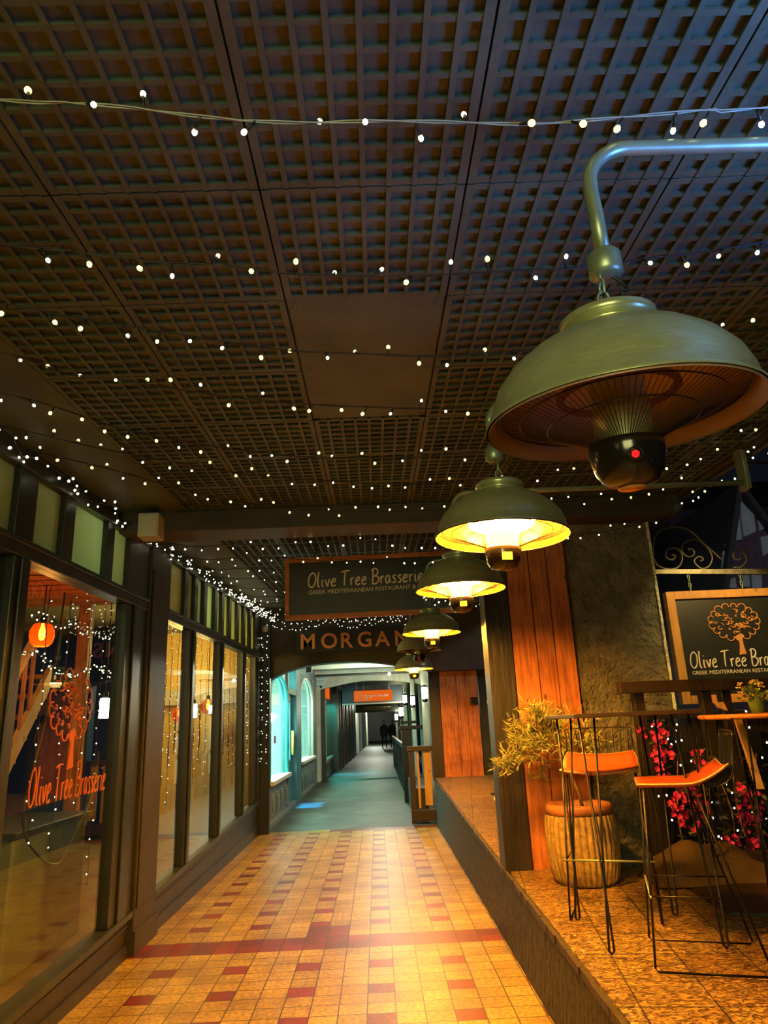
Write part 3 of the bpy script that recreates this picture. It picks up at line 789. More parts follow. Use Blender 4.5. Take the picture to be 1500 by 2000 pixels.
# ------------------------------------------------------------------ pillars on the terrace
def planks(mb, xs, y, z0, z1, th=.03):
    for a, b_ in zip(xs, xs[1:]): mb.box(a + .0025, b_ - .0025, y, y + th, z0, z1)
Y1 = 5.56
for (Yp, zt, lab) in ((Y1, 3.19, 'near'), (12.15, 3.45, 'far')):
    zb = pz(Yp) - .01
    r_ = sthing('column', {'near': 'pine plank clad pillar behind the ribbed plant pot', 'far': 'pine plank clad pillar at the far end of the terrace'}[lab], 'pillar', (0, Yp, 0))
    obj('plank_cladding', MB(), 'pine', r_) if False else None
    xs = [1.075, 1.262, 1.405, 1.56] if lab == 'near' else [1.06, 1.34, 1.50, 1.70]
    for a, b_ in zip(xs, xs[1:]):
        obj('plank', MB().box(a + .003, b_ - .003, 0, .035, zb, zt), 'pine', r_, bevel=.003)
    obj('core', MB().box(xs[0], xs[-1], .035, .30, zb, zt), 'dark_timber', r_)
    obj('corner_post', MB().box(.878, xs[0] - .004, -.02, .24, zb, zt), 'dark_timber', r_, bevel=.006)
# rough rendered column; its lit edge is put in as a pale strip
mb = MB().box(1.575, 2.25, Y1 - .04, Y1 + .62, pz(5.6) - .01, 3.22)
struct('column_stucco', mb, 'stucco', 'rough grey-green stucco column to the right of the plank pillar', 'column')
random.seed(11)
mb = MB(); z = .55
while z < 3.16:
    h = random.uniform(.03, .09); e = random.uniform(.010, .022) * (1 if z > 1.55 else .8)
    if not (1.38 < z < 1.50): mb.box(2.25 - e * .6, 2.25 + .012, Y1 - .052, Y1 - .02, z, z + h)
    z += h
tag(obj('lit_edge_strip', mb, 'lit_edge_tint', bevel=.003), 'pale strip standing for the lit corner edge of the stucco column', 'trim', kind='structure')
tag(obj('side_wall', MB().box(1.72, 1.86, 12.2, 12.5, pz(12.2), 3.45), 'frame_paint'), 'dark olive strip of wall beside the far plank pillar', 'wall', kind='structure')
r_ = thing('floodlight', 'small black lamp head fixed beside the far plank pillar', 'lamp', (1.60, 12.08, 1.86))
obj('lamp_head', MB().box(-.05, .07, -.06, .04, -.06, .06), 'black_metal', r_, bevel=.01); obj('arm', MB().tube([(.02, .04, 0), (.02, .12, 0)], .015, 8), 'black_metal', r_)
# downpipe
r_ = thing('downpipe', 'slim grey downpipe standing left of the dark corner post', 'pipe', (1.10, 7.1, pz(7.1)))
obj('pipe', MB().tube([(.012, 0, .02), (0, 0, 2.72)], .023, 10), 'steel_pipe', r_)
for z in (.62, 1.15, 1.75, 2.3): obj('clip', MB().lathe([(.03, 0), (.03, .03)], 12, (0.003, 0, z), cap0=True, cap1=True), 'box_plastic', r_)
obj('brace', MB().box(-.06, .0, -.01, .01, .32, .34), 'dark_timber', r_); obj('brace', MB().box(.0, .34, -.01, .01, .9, .93), 'dark_timber', r_)
obj('cable_tie', MB().tube([(-.035, -.02, .30), (-.03, -.03, .28), (0, -.035, .27), (.01, -.03, .31)], .006, 6), 'letter_white', r_)
tag(obj('guy_rod', MB().tube([(1.085, 6.9, pz(6.9) + .40), (1.062, 6.9, pz(6.9) + .01), (1.078, 6.9, pz(6.9) + .01), (1.088, 6.9, pz(6.9) + .38)], .005, 6), 'black_metal'), 'thin black looped rod beside the grey downpipe', 'rod')

# ------------------------------------------------------------------ hanging dome heaters
RR = .260
def dome_prof(r0=RR):
    P = [(r0 + .012, -.006), (r0 + .012, .0), (r0, .010), (r0 * .985, .038), (r0 * .93, .074), (r0 * .82, .110), (r0 * .66, .143), (r0 * .48, .168), (r0 * .30, .186), (.085, .194)]
    return P
def make_heater(lit, label):
    t = thing('patio_heater', label, 'heater', (0, 0, 0), 0, 'dome heaters hanging in a row over the kerb')
    mb = MB(); P = dome_prof(); mb.lathe(P, 64)
    dome = obj('dome_shade', mb, 'brushed_steel', t)
    mb = MB(); mb.lathe([(r - .004, z - .004) for r, z in P], 64)
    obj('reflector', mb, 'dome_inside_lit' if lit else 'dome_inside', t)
    mb = MB(); mb.lathe([(.080, .190), (.098, .198), (.098, .214), (.085, .222), (.03, .226)], 40, cap1=True)
    obj('top_cap', mb, 'brushed_steel', t)
    # cage: radial wires from rim to the centre pod, with hoops
    mb = MB(); n = 96
    cp = lambda f: (RR * .93 + (.062 - RR * .93) * f, .022 - .075 * f ** 1.25)
    for k in range(n):
        a = 2 * PI * k / n
        mb.tube([(r * math.cos(a), r * math.sin(a), z) for r, z in [cp(q / 5) for q in range(6)]], .0009, 4, caps=False)
    for f, rr in ((0, .003), (.22, .0016), (.52, .0016)):
        r, z = cp(f); mb.tube([(r * math.cos(2 * PI * q / 48), r * math.sin(2 * PI * q / 48), z - .001) for q in range(48)], rr, 6, closed=True)
    obj('guard_grille', mb, 'wire_dark' if not lit else 'wire_dark', t)
    mb = MB(); mb.lathe([(.058, -.062), (.055, .06), (.06, .14), (.075, .19)], 24)
    obj('lamp_housing', mb, 'brushed_steel', t)
    # ring shaped quartz element
    mb = MB(); re = .115
    mb.tube([(re * math.cos(2 * PI * q / 40), re * math.sin(2 * PI * q / 40), .052) for q in range(40)], .019 if lit else .008, 10, closed=True)
    if lit: mb.lathe([(.068, .0), (.068, .05), (.09, .075)], 24)
    obj('heating_element', mb, 'heater_glow' if lit else 'heater_dull', t)
    if lit: obj('lower_tube', MB().lathe([(.067, -.054), (.067, -.002)], 24), 'heater_tube', t)
    mb = MB(); mb.lathe([(.072, -.056), (.074, -.062), (.073, -.080), (.066, -.112), (.050, -.138), (.022, -.146)], 36, cap0=True, cap1=True)
    pod = obj('control_pod', mb, 'black_plastic', t)
    if not lit:
        obj('indicator_lamp', MB().sphere((-.012, -.0705, -.098), .0075, 8), 'red_led', pod)
        obj('sensor_ring', MB().tube([(-.012 + .014 * math.cos(2 * PI * q / 20), -.0715, -.098 + .014 * math.sin(2 * PI * q / 20)) for q in range(20)], .0015, 6, closed=True), 'black_metal', pod)
        obj('base_label', MB().lathe([(.026, -.1465), (.026, -.149)], 24, cap0=True, cap1=True), 'pine_h', pod)
    else:
        obj('rating_label', MB().box(-.018, .022, -.0755, -.071, -.118, -.088), 'yellow_label', pod)
    # hook and chain link
    mb = MB(); mb.tube([(0, 0, .224), (.0, 0, .245)], .004, 6)
    mb.tube([(.012 * math.cos(a), 0, .262 + .018 * math.sin(a)) for a in [2 * PI * q / 16 for q in range(16)]], .0032, 6, closed=True)
    mb.tube(smooth2([(0, .012, .262), (0, .012, .295), (0, 0, .31), (0, -.012, .295), (0, -.010, .272)], 4), .0034, 6)
    mb.tube([(0, 0, .305), (0, 0, .325)], .004, 6)
    obj('carabiner', mb, 'steel_pipe', t)
    mb = MB(); mb.tube(smooth2([(.05, .01, .21), (.062, .0, .25), (.035, -.01, .27), (.06, .01, .29), (.03, .02, .33), (.0, .02, .36)], 5), .0035, 6)
    obj('flex', mb, 'cable_black', t)
    return t
def make_arm(zh, label):
    """pipe bracket: drops from a bend to a boss over the heater; origin at the boss underside"""
    t = thing('heater_bracket', label, 'bracket', (0, 0, 0), 0, 'bent pipe brackets of the heaters')
    mb = MB(); mb.lathe([(.006, -.012), (.028, -.008), (.036, 0), (.036, .045), (.030, .052)], 28, cap0=True, cap1=True)
    obj('mounting_boss', mb, 'steel_pipe', t)
    pts = [(0, 0, .05), (-.002, 0, .15), (-.006, 0, zh - .12)]
    for q in range(1, 9):
        a = PI * q / 16; pts.append((-.006 + .10 * (1 - math.cos(a)), 0, zh - .10 + .10 * math.sin(a)))
    pts += [(.4, 0, zh), (1.86, 0, zh)]
    obj('pipe', MB().tube(pts, .0165, 14), 'steel_pipe', t)
    obj('wall_flange', MB().box(1.84, 1.87, -.05, .05, zh - .05, zh + .30), 'steel_pipe', t, bevel=.004)
    return t
HX = .532
HT = [(1.305, 2.122, 0, 'unlit brushed dome heater nearest the viewer with a red indicator light'),
      (2.757, 2.262, 1, 'glowing orange dome heater, second from the viewer'),
      (4.213, 2.314, 1, 'glowing orange dome heater, third from the viewer'),
      (6.58, 2.345, 1, 'pale dome heater with lit element, fourth from the viewer'),
      (8.62, 2.385, 0, 'small unlit dome heater, fifth from the viewer'),
      (10.0, 2.27, 1, 'smallest and farthest dome heater, lit, low before the arch')]
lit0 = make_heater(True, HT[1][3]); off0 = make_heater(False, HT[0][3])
first = {0: off0, 1: lit0}; used = {0: False, 1: False}
TILT = {0: (.0, .07), 1: (.0, .0)}
for i, (y, z, l, lab) in enumerate(HT):
    if not used[l]: h = first[l]; used[l] = True; h.location = (HX, y, z)
    else: h = dup(first[l], (HX, y, z), 0, lab)
    h['label'] = lab
    if i == 0: h.location.x = HX - .017
    if i == 0: h.rotation_euler = (.07, -.03, 0)
    if i == 1: h.rotation_euler = (0, .03, 0)
zp = lambda y: 2.79 + .045 * (y - 1.305)
for i, (y, z, l, lab) in enumerate(HT):
    zb = z + (.325 if i else .335)
    zh = max(.2, zp(y) - zb)
    names = ['nearest and largest', 'second', 'third', 'fourth', 'fifth', 'sixth and farthest']
    a = make_arm(zh, 'bent grey pipe bracket carrying the %s dome heater' % names[i]); a.location = (HX - .004, y, zb)

# ------------------------------------------------------------------ hanging restaurant sign across the arcade
YSN = 6.9
r_ = thing('hanging_sign', 'long dark hanging sign with orange-brown timber frame, cream handwriting', 'sign', (-.86, YSN, 0))
zb0, zt0 = 2.555, 3.17
W_ = 1.72
def sz(x, z): return z + .010 * x
obj('board', MB().hexa([(0, 0, sz(0, zb0)), (W_, 0, sz(W_, zb0)), (W_, .03, sz(W_, zb0)), (0, .03, sz(0, zb0)), (0, 0, sz(0, zt0)), (W_, 0, sz(W_, zt0)), (W_, .03, sz(W_, zt0)), (0, .03, sz(0, zt0))]), 'slate_board', r_)
fw = .045
for (a, b_, c, d_) in ((0, fw, zb0, zt0), (W_ - fw, W_, zb0, zt0), (fw, W_ - fw, zb0, zb0 + fw), (fw, W_ - fw, zt0 - fw, zt0)):
    obj('frame_rail', MB().hexa([(a, -.02, sz(a, c)), (b_, -.02, sz(b_, c)), (b_, .045, sz(b_, c)), (a, .045, sz(a, c)), (a, -.02, sz(a, d_)), (b_, -.02, sz(b_, d_)), (b_, .045, sz(b_, d_)), (a, .045, sz(a, d_))]), 'pine_h', r_, bevel=.003)
st, wd = hand_text('Olive Tree Brasserie', 1.0); k = 1.15 / wd
st, wd = hand_text('Olive Tree Brasserie', k); st = [[(u, v * 1.12) for u, v in s_] for s_ in st]
obj('handwriting', strokes_mb(st, lambda u, v: (.225 + u, -.004, 2.87 + v + .02 * u), .0085, 6), 'letter_cream', r_)
text('tagline', 'GREEK MEDITERRANEAN RESTAURANT & BAR', .057, 'letter_cream', (.23, -.003, 2.80), (PI / 2, -.02, 0), r_, extrude=.001)
for x in (.30, 1.36):
    mb = MB()
    for j in range(3):
        zc = 3.195 + j * .045
        mb.tube([((.014 * math.cos(a) if j % 2 else 0) + x, (0 if j % 2 else .014 * math.cos(a)) + .012, zc + .028 * math.sin(a)) for a in [2 * PI * q / 14 for q in range(14)]], .005, 6, closed=True)
    obj('chain', mb, 'black_metal', r_)

# ------------------------------------------------------------------ bracket sign in the street
YB = 5.75
import_scrolls = SCROLLS
r_ = thing('scroll_bracket', 'wrought iron scroll bracket reaching out from the stucco column', 'bracket', (0, YB, 0))
for q in import_scrolls: obj('scroll', MB().tube([(x, 0, z) for x, z in smooth2(q, 4)], .0085, 8), 'scroll_iron', r_)
obj('bar', MB().hexa([(2.25, -.02, 2.655), (3.75, -.02, 2.59), (3.75, .02, 2.59), (2.25, .02, 2.655), (2.25, -.02, 2.69), (3.75, -.02, 2.64), (3.75, .02, 2.64), (2.25, .02, 2.69)]), 'scroll_iron', r_)
obj('wall_plate', MB().box(2.248, 2.262, -.03, .03, 2.55, 2.85), 'scroll_iron', r_)
r_ = thing('bracket_sign', 'square dark sign with orange timber frame and a drawn olive tree', 'sign', (0, YB, 0))
SX0, SX1, SZ0, SZ1 = 2.405, 3.52, 1.60, 2.495
obj('board', MB().box(SX0 + .02, SX1 - .02, 0, .03, SZ0 + .02, SZ1 - .02), 'slate_board', r_)
for (a, b_, c, d_) in ((SX0, SX0 + .07, SZ0, SZ1), (SX1 - .07, SX1, SZ0, SZ1), (SX0 + .07, SX1 - .07, SZ0, SZ0 + .065), (SX0 + .07, SX1 - .07, SZ1 - .065, SZ1)):
    obj('frame_rail', MB().box(a, b_, -.025, .05, c, d_), 'frame_orange', r_, bevel=.004)
st, tr_ = tree_logo(.43, 9)
mb = strokes_mb(st, lambda u, v: (2.72 + u, -.004, 1.965 + v), .0048, 6); mb.prism([(2.72 + u, 1.965 + v) for u, v in tr_], 'y', -.006, .001)
obj('tree_emblem', mb, 'letter_orange', r_)
st, wd = hand_text('Olive Tree Brasserie', 1.0); k = .90 / wd
st, wd = hand_text('Olive Tree Brasserie', k); st = [[(u, v * 1.25) for u, v in s_] for s_ in st]
obj('handwriting', strokes_mb(st, lambda u, v: (2.52 + u, -.004, 1.875 + v), .0062, 6), 'letter_cream', r_)
text('tagline', 'GREEK MEDITERRANEAN RESTAURANT & BAR', .042, 'letter_cream', (2.525, -.003, 1.825), (PI / 2, 0, 0), r_, extrude=.001)
for x, zt_ in ((2.625, 2.655), (3.055, 2.62)):
    mb = MB()
    for j in range(4): mb.tube([((.009 * math.cos(a) if j % 2 else 0) + x, (0 if j % 2 else .009 * math.cos(a)), 2.51 + j * .036 + .022 * math.sin(a)) for a in [2 * PI * q / 12 for q in range(12)]], .004, 6, closed=True)
    obj('chain', mb, 'steel_pipe', r_)

# ------------------------------------------------------------------ terrace furniture
PY = lambda y: pz(y)
# ribbed glazed pot with an olive tree
pc = (1.345, 5.16)
t = thing('plant_pot', 'ribbed bronze glazed plant pot with an orange-brown rim', 'plant pot', (pc[0], pc[1], PY(pc[1])))
mb = MB(); n = 216; prof = [(.175, 0), (.200, .03), (.222, .12), (.230, .24), (.226, .36), (.216, .42)]
vs = []; fs = []
for r, z in prof:
    for k in range(n):
        a = 2 * PI * k / n; rr = r + (.012 * abs(math.cos(a * 18))) + .0012 * random.uniform(-1, 1)
        vs.append((rr * math.cos(a), rr * math.sin(a), z))
for i in range(len(prof) - 1):
    for k in range(n): fs.append((i * n + k, i * n + (k + 1) % n, (i + 1) * n + (k + 1) % n, (i + 1) * n + k))
mb.add(vs, fs, 0, True)
obj('pot_body', mb, 'pot_glaze', t)
obj('rim', MB().lathe([(.214, .42), (.222, .425), (.220, .47), (.205, .485), (.185, .48), (.185, .42)], 48), 'pot_rim', t)
obj('soil', MB().lathe([(.19, .43), (.001, .44)], 32), 'soil', t)
t = thing('olive_tree', 'sparse young olive tree leaning left out of the ribbed pot', 'tree', (pc[0], pc[1], PY(pc[1]) + .42))
random.seed(21)
wood_mb = MB(); leaf_mb = MB()
def leaf(mb, p, d, ln, wd_):
    d = d.normalized(); s_ = d.cross(Vector((random.uniform(-1, 1), random.uniform(-1, 1), random.uniform(-.4, 1)))).normalized()
    nrm = d.cross(s_) * .0
    up_ = d.cross(s_).normalized() * ln * .10
    a = p; b_ = p + d * ln * .5 + up_; c = p + d * ln
    mb.add([a, b_ + s_ * wd_, c, b_ - s_ * wd_, b_ - up_ * .35], [(0, 1, 4), (1, 2, 4), (2, 3, 4), (3, 0, 4)], 0, True)
def branch(p, d, ln, r, depth):
    pts = [p]; q = p.copy(); dd = d.normalized()
    n_ = 5
    for i in range(n_):
        dd = (dd + Vector((random.uniform(-.3, .3), random.uniform(-.3, .3), random.uniform(-.25, .2))) * .6).normalized()
        q = q + dd * ln / n_; pts.append(q.copy())
    wood_mb.tube(pts, [r * (1 - .6 * i / n_) for i in range(n_ + 1)], 5)
    if depth > 0:
        for i in range(2, n_ + 1):
            for _ in range(2 if depth > 1 else 2):
                nd = (dd + Vector((random.uniform(-1, .8), random.uniform(-.7, .7), random.uniform(-.7, .75)))).normalized()
                branch(pts[i], nd, ln * random.uniform(.5, .75), r * .5, depth - 1)
    if depth <= 1:
        for i in range(1, n_ + 1):
            for _ in range(1):
                ld = (dd * .6 + Vector((random.uniform(-1, 1), random.uniform(-1, 1), random.uniform(-1, 1)))).normalized()
                leaf(leaf_mb, pts[i], ld, random.uniform(.04, .07), random.uniform(.004, .006))
trunk = [Vector(v) for v in ((.03, 0, 0), (.015, .0, .12), (-.03, .0, .25), (-.07, 0, .34))]
wood_mb.tube(trunk, [.014, .012, .009, .008], 7)
for d_, l_ in (((-.75, -.1, .55), .22), ((-.3, -.1, .9), .24), ((.2, 0, .9), .22), ((-.95, .1, .12), .26), ((-.6, .2, .8), .26), ((.5, -.1, .7), .18), ((-.2, .2, .5), .2)):
    branch(trunk[3] if d_[0] < 0 else trunk[2], Vector(d_), l_, .006, 2)
obj('branches', wood_mb, 'bark', t); obj('foliage', leaf_mb, 'leaf_olive', t)

# wire bar stools
def make_stool(label):
    t = thing('bar_stool', label, 'stool', (0, 0, 0), 0, 'wire framed bar stools on the terrace')
    # seat faces -y
    def sd(u, v): return .755 + .018 * (2 * u) ** 2 * 1.0 + (.045 * max(0, (v - .55)) ** 1.5 * 6)
    mb = MB(); nx, ny = 12, 12; top = []; bot = []
    for j in range(ny + 1):
        for i in range(nx + 1):
            u = i / nx - .5; v = j / ny; wd_ = .215 + .0 * v; rr = 1 - .10 * max(0, abs(v - .5) * 2 - .7) / .3
            x = u * 2 * wd_ * rr; y = -.19 + .40 * v
            z = sd(u, v); top.append((x, y, z)); bot.append((x, y, z - .014))
    W2 = nx + 1; N = len(top)
    fs = [(j * W2 + i, j * W2 + i + 1, (j + 1) * W2 + i + 1, (j + 1) * W2 + i) for j in range(ny) for i in range(nx)]
    fs2 = [tuple(N + k for k in reversed(f)) for f in fs]
    ring = [i for i in range(W2)] + [j * W2 + nx for j in range(1, ny + 1)] + [ny * W2 + i for i in range(nx - 1, -1, -1)] + [j * W2 for j in range(ny - 1, 0, -1)]
    side = [(ring[k], ring[(k + 1) % len(ring)], ring[(k + 1) % len(ring)] + N, ring[k] + N) for k in range(len(ring))]
    mb.add(top + bot, fs + fs2 + side, 0, True)
    obj('seat', mb, 'orange_leather', t)
    edge = [Vector(top[k]) * 1.01 - Vector((0, 0, .012)) for k in ring]
    obj('seat_rim', MB().tube(edge, .005, 6, closed=True), 'pine_pale', t)
    for s_ in (-1, 1):
        xt, xb = .20 * s_, .235 * s_
        pts = [(xt, -.17, .745), (xb, -.225, .02), (xb, -.215, .006), (xb, .235, .006), (xb, .245, .02), (xt, .05, .735)]
        obj('sled_frame', MB().tube(pts, .0055, 8), 'black_metal', t)
        xm = (xt + xb) / 2 + .008 * s_
        obj('side_rail', MB().tube([(xm, -.205, .30), (xm, .165, .30)], .004, 6), 'black_metal', t)
    obj('foot_rest', MB().tube([(-.245, -.205, .30), (.245, -.205, .30)], .0055, 8), 'steel_pipe', t)
    mb = MB()
    for i in range(9):
        x = -.17 + .34 * i / 8
        mb.tube(smooth2([(x * .9, .12, .745), (x * .95, .19, .765), (x, .225, .82), (x * 1.05, .245, .93), (x * 1.08, .25, .985)], 3), .0026, 5)
    mb.tube(smooth2([(-.19, .15, .75), (-.20, .22, .80), (-.20, .245, .95), (-.185, .252, .99), (0, .256, .992), (.185, .252, .99), (.20, .245, .95), (.20, .22, .80), (.19, .15, .75)], 3), .0045, 7)
    obj('wire_back', mb, 'black_metal', t)
    return t
s0 = make_stool('orange leather bar stool nearest the viewer, turned side on')
s0.location = (1.46, 3.68, PY(3.68)); s0.rotation_euler = (0, 0, -PI / 2 - .30)
s1 = dup(s0, (1.31, 4.45, PY(4.45)), -.35, 'orange leather bar stool in front of the ribbed pot')
# poseur table with hairpin legs
def make_table(label, x, y, w2, d2, zt, wood_='dark_timber_h', rnd=False):
    t = thing('bar_table', label, 'table', (x, y, PY(y)), 0)
    if rnd: obj('table_top', MB().lathe([(w2 - .02, zt - .03), (w2, zt - .02), (w2, zt - .005), (w2 - .01, zt)], 40, cap0=True, cap1=True), wood_, t)
    else: obj('table_top', MB().box(-w2, w2, -d2, d2, zt - .022, zt), wood_, t, bevel=.004)
    for sx in (-1, 1):
        for sy in (-1, 1):
            a, b_ = sx * w2 * .72, sy * d2 * .72; c, d_ = sx * w2 * .82, sy * d2 * .92
            pts = [(a - .035 * sx, b_, zt - .02), (c - .012, d_, .02), (c, d_, .006), (c + .012, d_, .02), (a + .05 * sx, b_ - .01, zt - .02)]
            obj('hairpin_leg', MB().tube(pts, .006, 8), 'black_metal', t)
    return t
make_table('slim square bar table on black hairpin legs beside the stools', 1.33, 4.05, .33, .32, 1.09)
make_table('round brown bar table carrying a potted flower at the right edge', 2.42, 4.62, .37, .37, 1.035, 'pine_h', True)
# little flower plant on the table
t = thing('potted_flower', 'small potted plant with yellow-orange blossoms on the round table', 'plant', (2.37, 4.55, PY(4.6) + 1.035))
obj('pot', MB().lathe([(.035, 0), (.045, .05), (.05, .08)], 20, cap0=True), 'leaf_green', t)
mb = MB(); mb2 = MB(); random.seed(5)
for k in range(70):
    a = random.uniform(0, 2 * PI); e = random.uniform(.1, 1.3); d_ = Vector((math.cos(a) * math.cos(e), math.sin(a) * math.cos(e), math.sin(e)))
    leaf(mb, Vector((0, 0, .07)) + d_ * random.uniform(.01, .09), d_, random.uniform(.03, .05), .012)
for k in range(26):
    a = random.uniform(0, 2 * PI); e = random.uniform(.4, 1.5); c = Vector((math.cos(a) * math.cos(e), math.sin(a) * math.cos(e), math.sin(e))) * random.uniform(.09, .13) + Vector((0, 0, .08))
    for q in range(5): leaf(mb2, c, Vector((math.cos(q * 1.26), math.sin(q * 1.26), .4)), .018, .007)
obj('leaves', mb, 'leaf_green', t); obj('blossoms', mb2, 'petal_yellow', t)

# street side planter, brown mound, fence
t = thing('planter_box', 'low dark brown planter ledge along the street side of the terrace', 'planter', (0, 0, 0))
mb = MB(); mb.add([(1.90, 5.45, .50), (1.86, 4.3, .47), (3.0, 4.0, .46), (3.1, 5.45, .50), (1.93, 5.45, .52), (1.89, 4.3, .49), (3.0, 4.0, .48), (3.1, 5.45, .52)], [(3, 2, 1, 0), (4, 5, 6, 7), (0, 1, 5, 4), (1, 2, 6, 5), (2, 3, 7, 6), (3, 0, 4, 7)])
obj('plinth', mb, 'dark_timber_h', t)
obj('trough', MB().box(1.93, 3.05, 4.95, 5.36, .52, .64), 'dark_timber_h', t, bevel=.008)
obj('soil', MB().box(1.96, 3.02, 4.98, 5.33, .63, .655), 'soil', t)
mb = MB(); nx, ny = 24, 10; vs = []
for j in range(ny + 1):
    for i in range(nx + 1):
        u = i / nx; v = j / ny; e = math.sin(PI * u) ** .45 * math.sin(PI * v) ** .5
        vs.append((1.72 + 1.0 * u, 4.86 + .42 * v - .02 * math.sin(u * 9), .505 + e * (.30 - .20 * u + .02 * math.sin(u * 23 + v * 3))))
mb.add(vs, [(j * (nx + 1) + i, j * (nx + 1) + i + 1, (j + 1) * (nx + 1) + i + 1, (j + 1) * (nx + 1) + i) for j in range(ny) for i in range(nx)], 0, True)
tag(obj('sandbag', mb, 'cushion_brown'), 'slumped brown sack lying against the planter behind the stools', 'sack')
t = thing('terrace_fence', 'dark slatted timber fence hung with fairy lights and pink flowers', 'fence', (0, 0, 0))
YF = 5.38
obj('top_rail', MB().hexa([(1.70, YF - .32, 1.685), (3.3, YF - .32, 1.675), (3.3, YF - .24, 1.675), (1.70, YF - .24, 1.685), (1.70, YF - .32, 1.765), (3.3, YF - .32, 1.755), (3.3, YF - .24, 1.755), (1.70, YF - .24, 1.765)]), 'dark_timber_h', t, bevel=.006)
obj('mid_rail', MB().box(1.95, 3.3, YF - .04, YF + .02, 1.50, 1.545), 'dark_timber_h', t, bevel=.004)
random.seed(8); x = 1.98; k = 0
while x < 3.25:
    wd_ = random.uniform(.035, .055); zt_ = random.uniform(1.46, 1.52)
    obj('slat', MB().hexa([(x, YF, .5), (x + wd_, YF, .5), (x + wd_, YF + .02, .5), (x, YF + .02, .5), (x + random.uniform(-.02, .02), YF, zt_), (x + wd_, YF, zt_), (x + wd_, YF + .02, zt_), (x, YF + .02, zt_)]), 'dark_timber', t)
    x += wd_ + random.uniform(.002, .012); k += 1
for x in (1.82, 2.30, 2.44, 2.85): obj('fence_post', MB().box(x, x + .07, YF - .24, YF - .16, .5, 1.70), 'dark_timber', t, bevel=.005)
obj('brace', MB().hexa([(2.36, 5.02, 1.56), (2.41, 5.02, 1.54), (2.41, 5.06, 1.54), (2.36, 5.06, 1.56), (2.34, 5.02, 1.60), (2.39, 5.02, 1.60), (2.39, 5.06, 1.60), (2.34, 5.06, 1.60)]), 'pine_pale', t)
r_ = thing('sign_spotlight', 'small black spotlight under the eave above the bracket sign', 'lamp', (3.05, 4.50, 3.05))
obj('lamp_head', MB().lathe([(.02, .06), (.045, .04), (.05, -.05)], 16), 'black_metal', r_, rot=(.5, 0, 0)); obj('arm', MB().tube([(0, 0, .05), (-.3, 0, .10), (-.58, 0, .10)], .01, 6), 'black_metal', r_)
tag(obj('wooden_prop', MB().hexa([(2.53, 5.04, 1.03), (2.575, 5.04, 1.03), (2.575, 5.07, 1.03), (2.53, 5.07, 1.03), (2.46, 5.04, 1.50), (2.505, 5.04, 1.50), (2.505, 5.07, 1.50), (2.46, 5.07, 1.50)]), 'pine_pale'), 'slim pale batten hanging at a slant in front of the dark fence', 'batten')

# flower garlands
def garland(cx, cz_, rx, rz, n, seed, lab, y=5.12):
    rnd = random.Random(seed); t = thing('flower_garland', lab, 'flowers', (cx, y, cz_), 0, 'pink artificial flowers on the fence')
    mb = MB(); mg = MB()
    for k in range(n):
        a = rnd.uniform(0, 2 * PI); q = math.sqrt(rnd.random()); c = Vector((rx * q * math.cos(a), rnd.uniform(-.05, .05), rz * q * math.sin(a)))
        ax = Vector((rnd.uniform(-.6, .6), -1, rnd.uniform(-.5, .7))).normalized(); u = ax.orthogonal().normalized(); v = ax.cross(u)
        R = rnd.uniform(.014, .024)
        for q5 in range(5):
            an = q5 * 2 * PI / 5; d_ = u * math.cos(an) + v * math.sin(an); s_ = ax.cross(d_)
            mb.add([c, c + d_ * R * .6 + s_ * R * .42 + ax * R * .3, c + d_ * R + ax * R * .2, c + d_ * R * .6 - s_ * R * .42 + ax * R * .3], [(0, 1, 2), (0, 2, 3)], 0)
        if k % 2 == 0:
            d_ = Vector((rnd.uniform(-1, 1), rnd.uniform(-1, .2), rnd.uniform(-1, 1))).normalized(); s_ = d_.orthogonal().normalized()
            mg.add([c, c + d_ * .03 + s_ * .011, c + d_ * .06, c + d_ * .03 - s_ * .011], [(0, 1, 2), (0, 2, 3)], 0)
    obj('blossoms', mb, 'petal_pink', t); obj('leaves', mg, 'leaf_dark', t)
garland(1.95, 1.29, .07, .20, 60, 1, 'tall pink flower bunch behind the farther stool backrest')
garland(2.20, 1.20, .035, .09, 26, 2, 'small bright pink flower bunch above the near orange seat')
garland(2.08, .94, .13, .15, 90, 3, 'wide pink flower cluster below the near orange seat')
garland(2.48, .84, .09, .24, 110, 4, 'long pink flower spray hanging at the right edge')
garland(2.32, .70, .05, .05, 26, 5, 'small low pink flower clump left of the long spray')
garland(1.84, 1.43, .03, .04, 10, 6, 'tiny dull pink flower tuft by the stucco column')
mb = MB(); random.seed(3)
for k in range(420):
    c = Vector((random.uniform(2.0, 2.9), random.uniform(5.05, 5.3), random.uniform(.66, 1.25))); d_ = Vector((random.uniform(-1, 1), random.uniform(-1, .2), random.uniform(-.8, 1))).normalized(); s_ = d_.orthogonal().normalized()
    mb.add([c, c + d_ * .03 + s_ * .013, c + d_ * .065, c + d_ * .03 - s_ * .013], [(0, 1, 2), (0, 2, 3)], 0)
t = thing('climbing_plant', 'dark leafy climber growing out of the street planter', 'plant', (0, 0, 0))
obj('foliage', mb, 'leaf_dark', t)
mb = MB()
for k in range(8):
    x = 2.02 + k * .11; mb.tube(smooth2([(x, 5.15, .64), (x + random.uniform(-.05, .05), 5.14, .9), (x + random.uniform(-.08, .08), 5.13, 1.25)], 3), .006, 5)
obj('stems', mb, 'bark', t)
